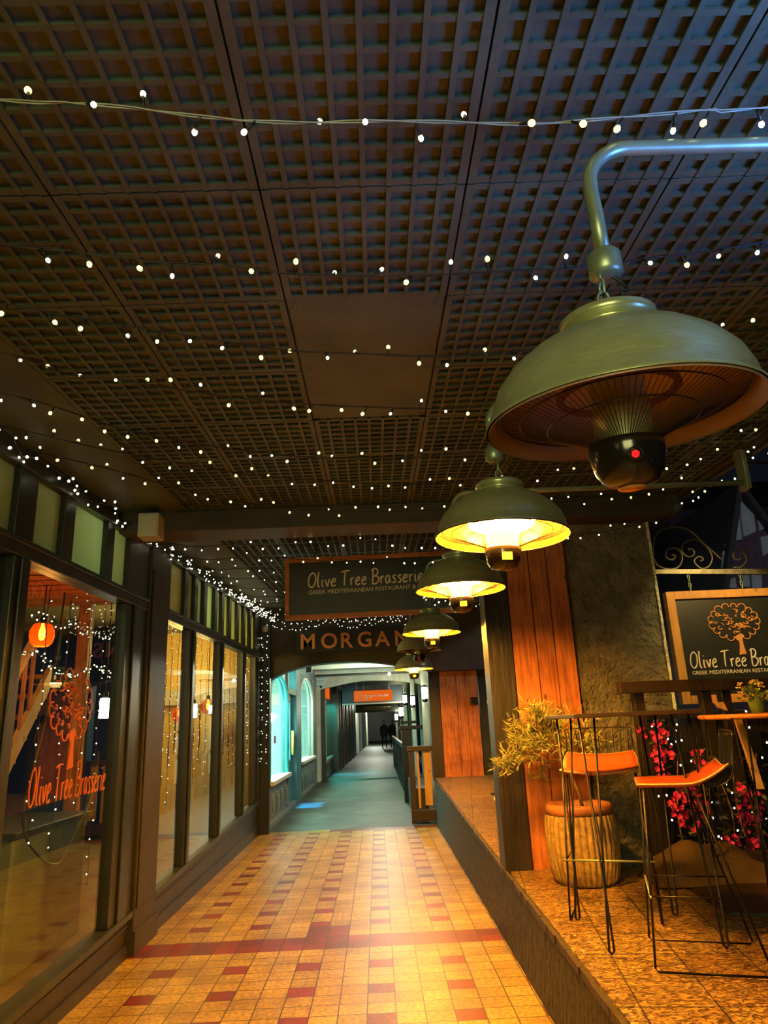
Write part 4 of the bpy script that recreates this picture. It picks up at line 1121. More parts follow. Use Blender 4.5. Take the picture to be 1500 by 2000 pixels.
# ------------------------------------------------------------------ fairy lights
def bulb_mesh(name, mat, r, stem=.03):
    mb = MB(); mb.tube([(0, 0, 0), (0, 0, -stem)], [.0032, .0042], 6, 0)
    mb.lathe([(.0035, -stem + .001), (r * .8, -stem - r * .3), (r, -stem - r), (r * .75, -stem - r * 1.7), (r * .2, -stem - r * 2.1)], 8, mi=1, cap1=True)
    me = D.meshes.new(name); me.from_pydata(mb.v, [], mb.f)
    me.materials.append(MATS['cable_black']); me.materials.append(MATS[mat])
    me.polygons.foreach_set('material_index', mb.m); me.polygons.foreach_set('use_smooth', mb.sm); me.update()
    return me
BM = {'warm': bulb_mesh('bulb_warm', 'bulb_warm', .0080), 'white': bulb_mesh('bulb_white', 'bulb_white', .0066),
      'far': bulb_mesh('bulb_far', 'bulb_white', .0085, .025), 'small': bulb_mesh('bulb_small', 'bulb_small', .0052, .014),
      'tiny': bulb_mesh('bulb_fence', 'bulb_white', .0068, .012)}

def resample(pts, step, start=0.0):
    out = []; acc = start
    for a, b_ in zip(pts, pts[1:]):
        a, b_ = Vector(a), Vector(b_); L_ = (b_ - a).length
        while acc <= L_: out.append(a.lerp(b_, acc / L_ if L_ else 0)); acc += step
        acc -= L_
    return out

def string_light(label, pts, step, kinds, cable='cable_black', cr=.0032, tilt=.8, upward=.25, rnd=None, group='fairy light strings', name='fairy_light_string', cat='string lights', maxb=95):
    rnd = rnd or random; t = thing(name, label, cat, pts[0], 0, group)
    p0 = Vector(pts[0]); P = [Vector(p) - p0 for p in pts]
    fine = resample(P, .05) + [P[-1]]
    mb = MB()
    if cr >= .003:      # twin twisted cable
        for s_ in (0, PI):
            mb.tube([q + Vector((0, math.cos(i * .9 + s_) * cr * .8, math.sin(i * .9 + s_) * cr * .8)) for i, q in enumerate(fine)], cr * .62, 5)
    else: mb.tube(fine, cr, 5)
    obj('cable', mb, cable, t)
    n = 0
    for q in resample(P, step, rnd.uniform(0, step)):
        if n >= maxb: break
        kd = rnd.choice(kinds); b_ = D.objects.new('bulb', BM[kd]); C.objects.link(b_); b_.parent = t; b_.location = q
        up_ = rnd.random() < upward
        b_.rotation_euler = (rnd.uniform(-tilt, tilt) + (PI if up_ else 0), rnd.uniform(-tilt, tilt), 0); n += 1
    return t

rnd = random.Random(31)
order = ['first', 'second', 'third', 'fourth', 'fifth', 'sixth', 'seventh', 'eighth', 'ninth', 'tenth', 'eleventh', 'twelfth', 'thirteenth', 'fourteenth', 'fifteenth', 'sixteenth']
for i, s_ in enumerate(STRANDS):
    P = [tuple(p) for p in s_]
    a, b_ = P[0], P[-1]
    dx = -1.86 - a[0]
    P = [(-1.86, a[1] - .25 * abs(dx) * .3, min(cz(a[1]) - .05, a[2] + .08))] + P + [(2.36, b_[1] - .02, cz(b_[1]) - .04)]
    string_light('%s fairy light string across the coffered ceiling, counted from the viewer' % order[i], smooth2(P, 3), .118, ['warm', 'white'], rnd=rnd, tilt=.9, upward=.35,
        cable='cable_clear' if i == 0 else 'cable_black')
yy = 5.75; i = 7
while yy < 11.9:
    P = []
    for k in range(13):
        x = -1.86 + 4.2 * k / 12; q = 1 - (x / 2.1) ** 2
        P.append((x, yy + .10 * math.sin(k * .9 + i), cz(yy) - .05 - .17 * q - .02 * math.sin(k * 2.1)))
    string_light('%s fairy light string across the ceiling, counted from the viewer, beyond the dark beam' % (order[i] if i < 16 else 'farthest'), P, .135, ['white', 'far'], rnd=rnd, cr=.0028)
    yy += .68; i += 1
# garlands along the wall head
for j, (a, b_, lab) in enumerate([(1.6, 5.2, 'fairy light garland along the head of the near shop window'), (5.2, 8.6, 'thick fairy light garland above the pilaster and first far panes'), (8.6, 11.8, 'densest fairy light garland running into the arch corner')]):
    P = [(-1.80 + .05 * math.sin(k * 1.3), a + (b_ - a) * k / 24, cz(a + (b_ - a) * k / 24) - .07 - .05 * abs(math.sin(k * .9))) for k in range(25)]
    string_light(lab, P, [.085, .075, .052][j], ['white', 'far'], rnd=rnd, cr=.0028, tilt=1.2)
    if j == 2:
        P = [(x + .16, y + .03, z - .08) for x, y, z in P]; string_light('second dense fairy light garland just inside the arch corner', P, .06, ['far'], rnd=rnd, cr=.0028, tilt=1.2)
for k_, (dz, lab) in enumerate([(0, 'upper fairy light garland along the top of the arch wall'), (-.10, 'lower fairy light garland sagging over the copper letters')]):
    P = [(-1.75 + 2.9 * k / 30, 11.86 - .08 * k_, 3.33 + dz - .10 * math.sin(PI * ((k / 30 * 3) % 1)) - .18 * (1 - k / 30) * 0) for k in range(31)]
    string_light(lab, P, .058, ['far', 'white'], rnd=rnd, cr=.0028, tilt=1.2)
for k_, dx in enumerate((0, .085)):
    P = [(-1.855 + dx, 11.845, 3.1 - 2.1 * k / 20) for k in range(21)]
    string_light(['left vertical fairy light string on the corner post', 'right vertical fairy light string on the corner post'][k_], P, .105, ['white', 'far'], rnd=rnd, cr=.0028, tilt=.5)
P = [(2.40 + .03 * math.sin(k), 1.9 + 3.6 * k / 30, cz(1.9 + 3.6 * k / 30) - .06 - .05 * abs(math.sin(k * .7))) for k in range(31)]
string_light('fairy light garland looped along the open eave at the right', P, .11, ['white', 'white', 'warm'], rnd=rnd, cr=.003)
P = [(.85 + 1.4 * k / 14, 5.15, cz(5.15) - .20 - .12 * math.sin(PI * k / 14)) for k in range(15)]
string_light('short fairy light string sagging in front of the plank pillar head', P, .12, ['white'], rnd=rnd, cr=.0028)
P = [(.95, 6.98, cz(6.98) - .02)] + [(.72 + .22 * math.cos(k * .8), 6.9 + .1 * math.sin(k * .8), 2.72 + .07 * math.sin(k * 1.7)) for k in range(22)]
string_light('bunched fairy lights hanging at the right end of the long sign', P, .085, ['far', 'white'], rnd=rnd, cr=.0025)
P = [(.85 + .25 * k, 8.5 + .2 * k, cz(8.5) - .15) for k in range(7)]
string_light('fairy light string running right behind the orange heater', P, .12, ['white'], rnd=rnd, cr=.0028)
# curtain lights behind the window panes
cur = [(3.95, 2.42, .75), (4.30, 2.44, 1.0), (4.62, 2.45, .85), (4.95, 2.46, 1.1), (5.22, 2.47, .6)]
cur2 = [6.64, 6.82, 7.0, 7.22, 7.75, 7.95, 8.2, 8.5, 9.2, 9.5, 9.8, 10.1, 10.7, 10.95, 11.2]
for k, (y, zt_, zb_) in enumerate(cur):
    P = [(XL - .07 + rnd.uniform(-.006, .006), y + rnd.uniform(-.02, .02), zt_ - (zt_ - zb_) * q / 16) for q in range(17)]
    string_light('curtain light drop behind the near pane, %s from the left' % order[k], P, .105, ['small'], rnd=rnd, cr=.0025, tilt=1.3, group='curtain lights in the near window', name='curtain_light_drop')
for k, y in enumerate(cur2):
    pane = ['first', 'second', 'third', 'last'][0 if y < 7.4 else 1 if y < 8.8 else 2 if y < 10.3 else 3]
    P = [(XL - .07 + rnd.uniform(-.006, .006), y + rnd.uniform(-.025, .025), rail_b(y) - .02 - (rail_b(y) - rnd.uniform(.9, 1.5)) * q / 16) for q in range(17)]
    string_light('curtain light drop number %d from the pilaster, behind the %s far pane' % (k + 1, pane), P, .115, ['small'], rnd=rnd, cr=.0025, tilt=1.3, group='curtain lights in the far window', name='curtain_light_drop')
P = [(XL - .06, 3.9 + 1.5 * k / 14, 1.98 + .05 * math.sin(k * .7)) for k in range(15)]
P2 = [(XL - .06, 3.9 + 1.5 * k / 14, 2.30 - .08 * math.sin(PI * (k / 14 * 4 % 1))) for k in range(15)]
string_light('dense horizontal fairy light row half way up the near pane', P, .028, ['small'], rnd=rnd, cr=.002, tilt=1.5, group='curtain lights in the near window')
string_light('swagged fairy light row near the top of the near pane', P2, .05, ['small'], rnd=rnd, cr=.002, tilt=1.5, group='curtain lights in the near window')
# fence lights
t = thing('fairy_light_string', 'fairy lights scattered over the dark slatted fence and flowers', 'string lights', (0, 5.2, 0), 0, 'fairy light strings')
fb = sorted(FENCE_BULBS, key=lambda p: (round(p[1] * 4), p[0]))
obj('cable', MB().tube(smooth2([(x, .02, z) for x, z in fb], 2), .0016, 5), 'cable_black', t)
for x, z in FENCE_BULBS:
    b_ = D.objects.new('bulb', BM['tiny']); C.objects.link(b_); b_.parent = t; b_.location = (x, 0, z); b_.rotation_euler = (rnd.uniform(-.6, .6) + PI * (rnd.random() < .5), rnd.uniform(-.8, .8), 0)

# ------------------------------------------------------------------ beyond the arch
YB2 = 22.3
mb = MB().box(-4, 2.0, YA + .3, YB2, 3.15, 3.25)
for k in range(5): mb.box(-1.9, 1.6, 13.6 + k * 2, 13.8 + k * 2, 3.05, 3.15)
struct('ceiling_passage', mb, 'cream_paint', 'pale ceiling beyond the first arch', 'ceiling')
lamp('passage_light', 'POINT', (-.3, 13.6, 2.96), 75, (.95, 1.0, .78), .06)  # two hidden lights added to brighten the pale ceiling and arch
lamp('passage_light_far', 'POINT', (.2, 18.8, 2.99), 170, (1, 1.0, .76), .06)
# left shopfront with two lit windows and a recessed door, teal frames
XS2 = -1.82
mb = MB()
W1 = (12.45, 14.85); DR = (14.95, 17.1); W2_ = (17.35, 20.7)
for a, b_ in (W1, W2_): mb.box(XS2 - .15, XS2, a - .1, b_ + .1, -.02, lambda y: .66 + .015 * (y - 12.4))
mb.box(XS2 - .15, XS2, YA + .3, YB2, 2.80, 3.2)
for a, b_ in ((YA + .3, W1[0]), (W1[1], DR[0]), (DR[1], W2_[0]), (W2_[1], YB2 - .6)): mb.box(XS2 - .12, XS2 + .03, a, b_, -.02, 2.85)
mb.box(XS2 - .1, XS2 + .04, YA + .3, YB2 - .6, -.02, .08)
struct('wall_teal_shop', mb, 'shop_grey_paint', 'grey-teal panelled shopfront beyond the arch', 'wall', bevel=.01)
def arched_window(n, y0, y1, z0, zs, zt_, label, back):
    root = sthing('window_%d' % n, label, 'window')
    obj('sill', MB().box(XS2 - .08, XS2 + .09, y0 - .08, y1 + .08, z0 - .05, z0 + .02), 'cream_paint', root, bevel=.008)
    c = (y0 + y1) / 2; R = (y1 - y0) / 2
    mb = MB(); N = 14
    for s_ in (-1, 1):          # spandrels over the arch head
        for k in range(N):
            a0, a1 = PI / 2 * k / N, PI / 2 * (k + 1) / N
            ya, yb = c + s_ * R * math.cos(a0), c + s_ * R * math.cos(a1)
            za, zb = zs + (zt_ - zs) * math.sin(a0), zs + (zt_ - zs) * math.sin(a1)
            q = [(ya, za), (yb, zb), (yb, 2.86), (ya, 2.86)]
            mb.prism(q, 'x', XS2 - .1, XS2 - .02)
    obj('spandrel', mb, 'shop_grey_paint', root)
    mb = MB(); arc = [(c + R * math.cos(PI * k / 20), zs + (zt_ - zs) * math.sin(PI * k / 20)) for k in range(21)]
    mb.tube([(XS2, y1, z0)] + [(XS2, y, z) for y, z in arc] + [(XS2, y0, z0)], .035, 8)
    obj('arched_frame', mb, 'shop_wall_cyan' if n == 3 else 'cream_paint', root)
    obj('glass_pane', MB().box(XS2 - .06, XS2 - .055, y0, y1, z0, 2.85), 'glass_far', root)
    return root
arched_window(3, W1[0], W1[1], .70, 2.05, 2.52, 'brightly lit arched shop window just beyond the arch', 0)
arched_window(4, W2_[0], W2_[1], .78, 2.25, 2.76, 'second pale arched shop window beyond the teal door', 0)
for (a, b_) in (W1, W2_):
    for k in range(4 if a < 15 else 5):
        w_ = (b_ - a) / (4 if a < 15 else 5)
        tag(obj('stall_riser_panel', MB().box(XS2, XS2 + .03, a + k * w_ + .08, a + (k + 1) * w_ - .08, .16, .50).box(XS2 + .03, XS2 + .045, a + k * w_ + .16, a + (k + 1) * w_ - .16, .22, .44), 'shop_grey_paint', bevel=.012),
            ('raised grey panel under the near lit window, number %d' if a < 15 else 'raised grey panel under the second lit window, number %d') % (k + 1), 'panel', 'raised panels under the teal shop windows', 'structure')
root = sthing('door_1', 'dark teal half-glazed shop door between the lit windows', 'door')
obj('door_leaf', MB().box(XS2 - .12, XS2 - .06, DR[0], DR[1] - .9, .02, .9).box(XS2 - .12, XS2 - .06, DR[0], DR[0] + .18, .9, 2.1).box(XS2 - .12, XS2 - .06, DR[1] - 1.1, DR[1] - .9, .9, 2.1).box(XS2 - .12, XS2 - .06, DR[0], DR[1] - .9, 2.1, 2.25), 'shop_teal_paint', root, bevel=.01)
obj('door_jamb', MB().box(XS2 - .12, XS2 + .05, DR[1] - .88, DR[1], -.02, 2.85), 'shop_teal_paint', root, bevel=.01)
obj('fanlight', MB().box(XS2 - .10, XS2 - .06, DR[0], DR[1], 2.3, 2.8), 'glass_far', root)
obj('lintel', MB().box(XS2 - .12, XS2 + .04, DR[0], DR[1], 2.24, 2.34), 'render_green', root)
obj('door_handle', MB().tube([(XS2 - .02, DR[1] - 1.05, 1.0), (XS2 - .02, DR[1] - 1.05, 1.5)], .03, 8), 'petal_yellow', root)
obj('notice', MB().box(XS2 - .055, XS2 - .05, DR[0] + .3, DR[0] + .7, 1.1, 1.3), 'petal_pink', root)
# lit shop room
mb = MB(); mb.box(-4.2, -4.05, YA + .4, YB2, -.1, 3.15); mb.box(-4.1, XS2 - .12, YB2 - .9, YB2 - .8, 0, 3.15); mb.box(-4.1, XL - .05, YA + .32, YA + .42, 0, 3.15)
struct('wall_lit_shop', mb, 'shop_wall_pale', 'pale turquoise wall inside the lit shop', 'wall')
struct('floor_lit_shop', MB().box(-4.1, XS2 - .15, YA + .3, YB2, -.05, .04), 'shop_wall_pale', 'pale floor of the lit shop', 'floor')
lamp('lit_shop_light', 'AREA', (-3.0, 13.6, 3.0), 380, (.50, 1.0, .95), 1.6, (-3.0, 13.6, 0))
lamp('lit_shop_light_far', 'AREA', (-3.0, 18.8, 3.0), 360, (.62, 1.0, .88), 1.8, (-3.0, 18.8, 0))
r_ = thing('display_bench', 'low dark display bench in the first lit window', 'bench', (-2.35, 13.5, .04))
obj('bench_top', MB().box(-.3, .3, -.8, .8, .70, .76), 'render_green', r_); obj('bench_side', MB().box(-.28, .28, -.78, .78, 0, .70), 'frame_dark', r_)
r_ = thing('wall_bracket', 'thin black swing arm on the pale wall of the lit shop', 'bracket', (-2.3, 13.1, 1.62))
obj('arm', MB().tube([(0, -.6, .05), (0, .4, -.05)], .016, 6), 'black_metal', r_); obj('mount', MB().box(-.03, .03, -.7, -.6, -.05, 1.48), 'black_metal', r_)
tag(obj('red_notice', MB().box(-2.0, -1.99, 14.3, 14.5, 1.28, 1.42), 'petal_pink'), 'small pink-red card stuck inside the first lit window', 'card')
# blue light patch on the paving, cut square by an added lamp hood
lamp('blue_gobo', 'SPOT', (-1.45, 15.85, 2.80), 4200, (.02, .36, 1.0), .003, (-1.45, 15.85, 0), spot=.5, blend=.0)
r_ = thing('projector', 'tiny black projector with a square aperture, added above the teal door to shape the blue patch', 'lamp', (-1.45, 15.85, 2.84))
mb = MB()
for (a, b_, c, d_) in ((-.06, -.0084, -.06, .06), (.0084, .06, -.06, .06), (-.0084, .0084, .018, .06), (-.0084, .0084, -.06, -.018)): mb.box(a, b_, c, d_, -.142, -.140)
for (a, b_, c, d_) in ((-.06, -.055, -.06, .06), (.055, .06, -.06, .06), (-.055, .055, .055, .06), (-.055, .055, -.06, -.055)): mb.box(a, b_, c, d_, -.142, 0)
obj('aperture_hood', mb, 'black_metal', r_)
obj('projector_body', MB().box(-.06, .06, -.07, .07, 0, .1), 'black_metal', r_); obj('stem', MB().tube([(0, 0, .1), (0, 0, .31)], .012, 6), 'black_metal', r_)
lamp('blue_gobo_far', 'SPOT', (-1.2, 24.5, 2.75), 1500, (.05, .40, .9), .02, (-.75, 24.6, 0), spot=.6, blend=.3)

# second arch, white lintel
A2 = smooth2([(-1.93, 2.60), (-1.2, 2.74), (-.53, 2.84), (0, 2.845), (.75, 2.80), (1.5, 2.66), (1.97, 2.52)], 4)
mb = arch('', A2, 0, 0, YB2, YB2 + .3, 3.2, 0, '')
mb.box(-1.93, -1.72, YB2 - .1, YB2 + .3, -.02, 2.75); mb.box(1.90, 2.2, YB2, YB2 + .3, -.5, 3.2)
struct('wall_arch_far', mb, 'cream_paint', 'pale shallow arch with white left pier, second along the passage', 'wall', bevel=.01)
tag(obj('soffit_beam', MB().box(-1.9, 1.5, YB2 - .25, YB2 - .02, 3.02, 3.15), 'frame_dark'), 'dark beam along the top of the second arch', 'beam', kind='structure')
r_ = thing('spot_lamp', 'small white spot lamp under the dark beam of the second arch', 'lamp', (.42, YB2 - .35, 3.0))
obj('lamp_head', MB().sphere((0, 0, 0), .05, 8), 'lantern_glow', r_); obj('stem', MB().tube([(0, 0, .04), (-.1, .1, .08)], .015, 6), 'black_metal', r_)
# shield badge
r_ = thing('shield_sign', 'pale teal shield badge on the left shoulder of the second arch', 'sign', (-1.70, YB2 - .03, 2.88))
sh = smooth2([(-.17, .22), (0, .26), (.17, .22), (.21, .08), (.12, -.08), (.05, -.22), (-.05, -.22), (-.12, -.08), (-.21, .08), (-.17, .22)], 3)[:-1]
obj('shield', MB().prism(sh, 'y', -.02, .02), 'shop_wall_pale', r_)
text('lettering', 'CHESTER', .075, 'letter_dark', (0, -.022, .10), (PI / 2, 0, 0), r_, extrude=.002, align='CENTER')
text('lettering', 'THE ROWS', .045, 'letter_dark', (0, -.022, .03), (PI / 2, 0, 0), r_, extrude=.002, align='CENTER') if False else None
obj('crest', MB().prism([(-.05, -.20), (.05, -.20), (.07, -.12), (-.07, -.12)], 'y', -.024, -.018), 'letter_dark', r_)
obj('rule', MB().box(-.12, .12, -.024, -.018, .02, .03).box(-.09, .09, -.024, -.018, -.03, -.02), 'letter_dark', r_)

# left side after the second arch
struct('wall_far_row', MB().box(-1.9, -1.42, 26.4, 75, -.1, 3.2), 'frame_paint', 'dark wall behind the receding doorposts', 'wall')
struct('wall_far_left', MB().box(-1.95, -1.60, YB2 + .3, 22.9, -.1, 3.2).box(-1.9, -1.60, 22.9, 26.4, -.1, .55).box(-1.9, -1.60, 22.9, 26.4, 2.36, 3.2), 'frame_paint', 'dark green-brown shopfront after the second arch', 'wall')
root = sthing('window_5', 'turquoise lit shop window after the second arch', 'window')
obj('glass_pane', MB().box(-1.65, -1.64, 22.9, 26.4, .55, 2.36), 'glass_far', root); obj('frame', MB().box(-1.66, -1.58, 22.85, 22.98, .5, 2.38).box(-1.66, -1.58, 22.98, 26.4, .5, .58), 'render_green', root)
struct('wall_turquoise', MB().box(-1.90, -1.84, 22.9, 26.4, .55, 2.36), 'shop_wall_cyan', 'turquoise back of the small lit window', 'wall')
lamp('turquoise_light', 'AREA', (-1.74, 24.6, 2.33), 150, (.1, 1.0, .85), .14, (-1.74, 24.6, 1.0), size_y=3.0)
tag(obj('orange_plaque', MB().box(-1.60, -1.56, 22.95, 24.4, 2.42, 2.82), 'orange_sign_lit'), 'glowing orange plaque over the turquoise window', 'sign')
# dark row of doorposts further on
random.seed(12)
yy = 27.5; k = 0
while yy < 60:
    x = -1.42 + .018 * (yy - 27)
    m_ = 'frame_dark' if yy < 38 else ('cream_paint' if k % 3 else 'shop_teal_paint')
    nm = 'door_post'
    tag(obj(nm, MB().box(x - .15, x + .04 + .02 * (k % 2), yy, yy + .35, -.1, 2.9), m_, bevel=.01), '%s doorpost in the row receding down the left, number %d from the turquoise window' % ({'frame_dark': 'near-black', 'cream_paint': 'pale', 'shop_teal_paint': 'blue-teal'}[m_], k + 1), 'post', 'doorposts receding down the left side', 'structure')
    yy += 1.25 if yy < 38 else 1.9; k += 1
struct('ceiling_passage_far', MB().box(-1.9, 2.4, YB2 + .3, 75, 3.1, 3.25), 'beam_paint', 'dark ceiling of the far passage', 'ceiling')
struct('wall_end', MB().box(-2, 3, 72, 72.3, -.5, 3.2), 'frame_paint', 'dark end of the far passage', 'wall')
# fascia and orange gallery sign
tag(obj('fascia_board', MB().box(-1.24, .95, 26.4, 26.6, 2.30, 2.92), 'blue_fascia'), 'blue-grey fascia behind the orange gallery sign', 'fascia', kind='structure')
tag(obj('fascia_moulding', MB().box(-1.24, .95, 26.3, 26.42, 2.26, 2.31), 'cream_paint'), 'pale moulding along the bottom of the blue-grey fascia', 'trim', kind='structure')
r_ = thing('gallery_sign', 'orange hanging sign with white handwriting and ART GALLERY', 'sign', (-.80, 26.2, 2.36))
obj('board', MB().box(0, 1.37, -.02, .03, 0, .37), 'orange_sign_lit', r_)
st, wd = hand_text('Oran', .27)
obj('handwriting', strokes_mb(st + [[(.05, -.05), (.4, -.035)]], lambda u, v: (.10 + u, -.03, .09 + v), .009, 5), 'lantern_glow', r_)
D.objects['handwriting.002' if 'handwriting.002' in D.objects else 'handwriting'].data.materials[0] = MATS['letter_white']
text('lettering', 'ART GALLERY', .10, 'letter_white', (.62, -.022, .15), (PI / 2, 0, 0), r_, extrude=.002)
for x in (.1, .35, 1.27): obj('hanger', MB().tube([(x, 0, .37), (x, 0, .74)], .008, 5), 'letter_white', r_)
r_ = thing('dark_fascia_sign', 'dark fascia with faint lettering beyond the orange sign', 'sign', (-1.0, 34, 2.10))
obj('board', MB().box(0, 2.0, 0, .1, 0, 1.0), 'frame_dark', r_)
text('lettering', 'The Rows Gallery', .15, 'pine_pale', (.35, -.01, .2), (PI / 2, 0, 0), r_, extrude=.003) if False else obj('lettering_band', MB().box(.35, 1.65, -.012, 0, .2, .24).box(.5, 1.4, -.012, 0, .12, .14), 'pine_pale', r_)

# right side piers, lanterns, railings
struct('wall_pier', MB().box(1.0, 1.30, 14.3, 14.7, -.2, 3.2), 'render_green', 'pale grey-green pier behind the smallest heater', 'column')
struct('column_far', MB().box(1.38, 1.7, 23.5, 23.9, -.2, 3.2).box(1.3, 1.6, 30, 30.3, -.2, 3.1).box(1.3, 1.6, 40, 40.3, -.2, 3.1), 'render_green', 'row of pale piers along the open side of the far passage', 'column')
def lantern(loc, s_, lab, e):
    t = thing('lantern', lab, 'lantern', loc, 0, 'glowing cylinder lanterns down the passage')
    obj('diffuser', MB().lathe([(.055 * s_, -.11 * s_), (.06 * s_, -.10 * s_), (.06 * s_, .10 * s_), (.055 * s_, .11 * s_)], 18, cap0=True, cap1=True), 'lantern_glow', t)
    obj('cap', MB().lathe([(.065 * s_, .11 * s_), (.065 * s_, .14 * s_), (.02 * s_, .16 * s_)], 18, cap0=True, cap1=True), 'black_metal', t)
    obj('base', MB().lathe([(.055 * s_, -.18 * s_), (.062 * s_, -.11 * s_)], 18, cap0=True, cap1=True), 'black_metal', t)
    obj('arm', MB().tube([(0, 0, -.17 * s_), (.0, 0.17, -.17 * s_)], .014, 6), 'black_metal', t)
    obj('post', MB().box(-.05, .07, .15, .27, -loc[2], 3.14 - loc[2]), 'render_green', t)
    lamp('lantern_light', 'POINT', (loc[0] - .1 * s_, loc[1] - .12 * s_, loc[2]), e, (1, .92, .55), .06)
lantern((.94, 14.15, 2.10), .95, 'brightest lantern on the pale pier beside the smallest heater', 14)
lantern((1.09, 22.0, 2.19), 1.1, 'lantern second down the passage, right of its upper twin', 16)
lantern((1.01, 26.0, 2.38), 1.2, 'lantern high beside the blue-grey fascia', 16)
lantern((1.12, 34.0, 2.07), 1.7, 'round-looking lantern lower down the passage', 24)
lantern((1.05, 40.0, 1.90), 1.4, 'farthest and smallest lantern in the passage', 16)
# timber balustrade end at the passage edge
t = thing('balustrade', 'brown timber balustrade end with bright orange-yellow balusters', 'railing', (.50, 12.35, 0))
obj('cap_rail', MB().box(-.02, .40, -.06, .10, 1.10, 1.18), 'dark_timber_h', t, bevel=.01)
obj('end_post', MB().box(.0, .09, -.04, .06, 0, 1.10), 'dark_timber', t, bevel=.006)
obj('baluster', MB().box(.13, .165, 0, .03, .22, 1.10), 'orange_sign_lit' if False else 'pine_pale', t); obj('baluster', MB().box(.24, .36, 0, .03, .26, 1.10), 'pine_pale', t)
obj('bottom_beam', MB().box(.02, .40, -.06, .10, .03, .20), 'dark_timber_h', t, bevel=.01)
lamp('stair_light', 'POINT', (.68, 11.9, .62), 1.6, (1, .5, .06), .05) if False else None
t = thing('balustrade', 'black balustrade receding on the right beyond the brown one', 'railing', (.50, 15.5, 0))
obj('cap_rail', MB().box(-.04, .45, -.06, .10, 1.42, 1.50), 'black_metal', t, bevel=.01)
obj('cap_rail', MB().box(.02, .40, 1.0, 1.16, 1.54, 1.60), 'black_metal', t, bevel=.01)
obj('end_post', MB().box(.0, .20, -.05, .08, 0, 1.42), 'black_metal', t)
obj('side_rail', MB().box(.05, .12, 0, 14, 1.0, 1.10), 'black_metal', t)
obj('side_panel', MB().box(.08, .11, 0, 14, -.05, .5), 'frame_dark', t)
for k in range(12): obj('baluster', MB().box(.06, .11, .6 + k * 1.1, .68 + k * 1.1, 0, 1.02), 'black_metal', t)
tag(obj('low_kerb', MB().box(.58, .80, 12.6, 15.3, -.05, .50), 'kerb_paint'), 'low dark kerb block behind the brown balustrade', 'kerb', kind='structure')

lamp('far_light', 'POINT', (-.2, 40, 2.9), 260, (.95, 1, .8), .06)  # two lights added to brighten the end of the passage
lamp('far_light_end', 'POINT', (-.2, 57, 2.9), 500, (.95, 1, .8), .06)
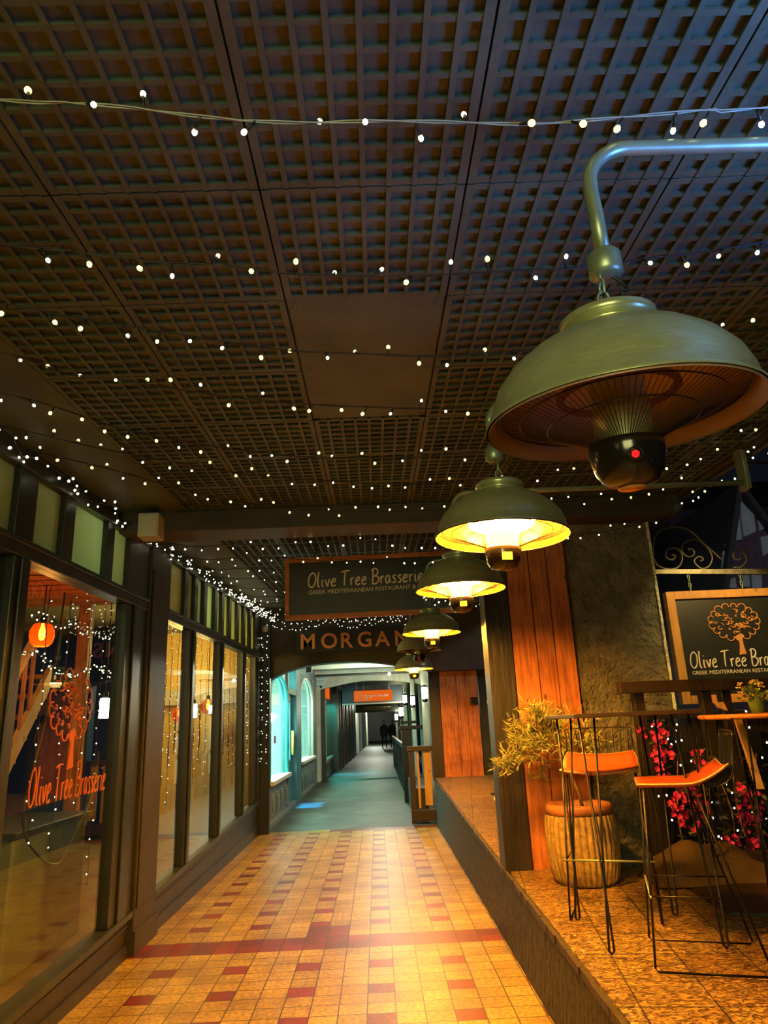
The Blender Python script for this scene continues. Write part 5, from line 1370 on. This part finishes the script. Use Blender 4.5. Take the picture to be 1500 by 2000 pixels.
# ------------------------------------------------------------------ two people far down the passage
def person(loc, rz, lab, coat=True, seed=1):
    t = thing('person', lab, 'person', loc, rz)
    me = D.meshes.new('body'); V = [(0, 0, .95), (0, 0, 1.15), (0, 0, 1.38), (0, 0, 1.48), (0, -.01, 1.58), (0, -.015, 1.70),
        (.19, 0, 1.40), (.25, .02, 1.14), (.24, -.06, .88), (-.19, 0, 1.40), (-.25, .02, 1.14), (-.24, -.06, .88),
        (.10, 0, .90), (.12, -.03, .50), (.12, .05, .08), (.12, -.10, .03), (-.10, 0, .90), (-.12, .06, .50), (-.12, .10, .08), (-.12, -.04, .03)]
    Ed = [(0, 1), (1, 2), (2, 3), (3, 4), (4, 5), (2, 6), (6, 7), (7, 8), (2, 9), (9, 10), (10, 11), (0, 12), (12, 13), (13, 14), (14, 15), (0, 16), (16, 17), (17, 18), (18, 19)]
    rad = [.17, .15, .17, .06, .085, .075, .07, .05, .035, .07, .05, .035, .10, .07, .045, .04, .10, .07, .045, .04]
    me.from_pydata(V, Ed, []); me.materials.append(MATS['coat_dark'])
    o = D.objects.new('body', me); C.objects.link(o); o.parent = t
    o.modifiers.new('skin', 'SKIN'); sk = me.skin_vertices[0].data
    for k, r in enumerate(rad): sk[k].radius = (r, r * .8)
    sk[0].use_root = True
    ss = o.modifiers.new('sub', 'SUBSURF'); ss.levels = 2; ss.render_levels = 2
    obj('coat', MB().lathe([(.22, .78), (.20, 1.0), (.21, 1.25), (.22, 1.38), (.10, 1.49)], 20), 'coat_dark', t)
    obj('face', MB().sphere((0, -.055, 1.635), .062, 10, sz=1.25), 'skin', t)
    obj('hair', MB().sphere((0, .015, 1.67), .10, 10, sz=1.05), 'coat_dark', t)
person((.42, 48, .0), .1, 'person in dark coat walking far down the passage, left of two')
person((.98, 49.5, .0), -.2, 'person in dark coat walking far down the passage, right of two')

# ------------------------------------------------------------------ timber framed house across the street
t = thing('timber_framed_house', 'dark half-timbered gable house across the street under the night sky', 'building', (0, 18, 0))
pl = [(9.93, 7.25), (10.95, 5.3), (10.95, -1), (8.85, -1), (8.85, 4.0), (9.15, 4.6)]
obj('gable_wall', MB().prism(pl, 'y', .05, 5), 'brick_dark', t)
mb = MB()
for a, b_ in (((9.93, 7.3), (9.0, 4.4)), ((9.93, 7.3), (11.1, 5.0))):
    a = Vector((a[0], a[1])); b_ = Vector((b_[0], b_[1])); d_ = (b_ - a).normalized(); n_ = Vector((-d_.y, d_.x)) * .07
    q = [a + n_, b_ + n_, b_ - n_, a - n_]; mb.prism([tuple(v) for v in q], 'y', -.25, 5.2)
obj('roof', mb, 'roof_tile', t)
for q in PANELS: obj('plaster_panel', MB().prism(q, 'y', 0, .06), 'gable_white', t)
t = thing('dark_building', 'very dark plum-brown building filling the street behind the signs', 'building', (0, 0, 0))
obj('wall', MB().box(3.2, 8.7, 22, 24, -1, 5.6), 'brick_dark', t); obj('roof', MB().prism([(22 - .3, 5.6), (26, 8.5), (26, 5.6)], 'x', 3.0, 8.75), 'roof_tile', t)
t = thing('street_terrace', 'unlit block of buildings closing the street at the far right', 'building', (0, 0, 0))
obj('wall', MB().box(11.5, 30, 26, 28, -1, 9), 'brick_dark', t); obj('roof', MB().prism([(25.7, 9), (29, 11), (29, 9)], 'x', 11.4, 30), 'roof_tile', t)
tag(obj('added_lamp_post', MB().tube([(6.5, 7.3, -1), (6.5, 7.3, 5.5), (6.5, 7.0, 5.6)], .05, 10), 'black_metal'), 'unseen lamp post added out in the street to the right', 'post')
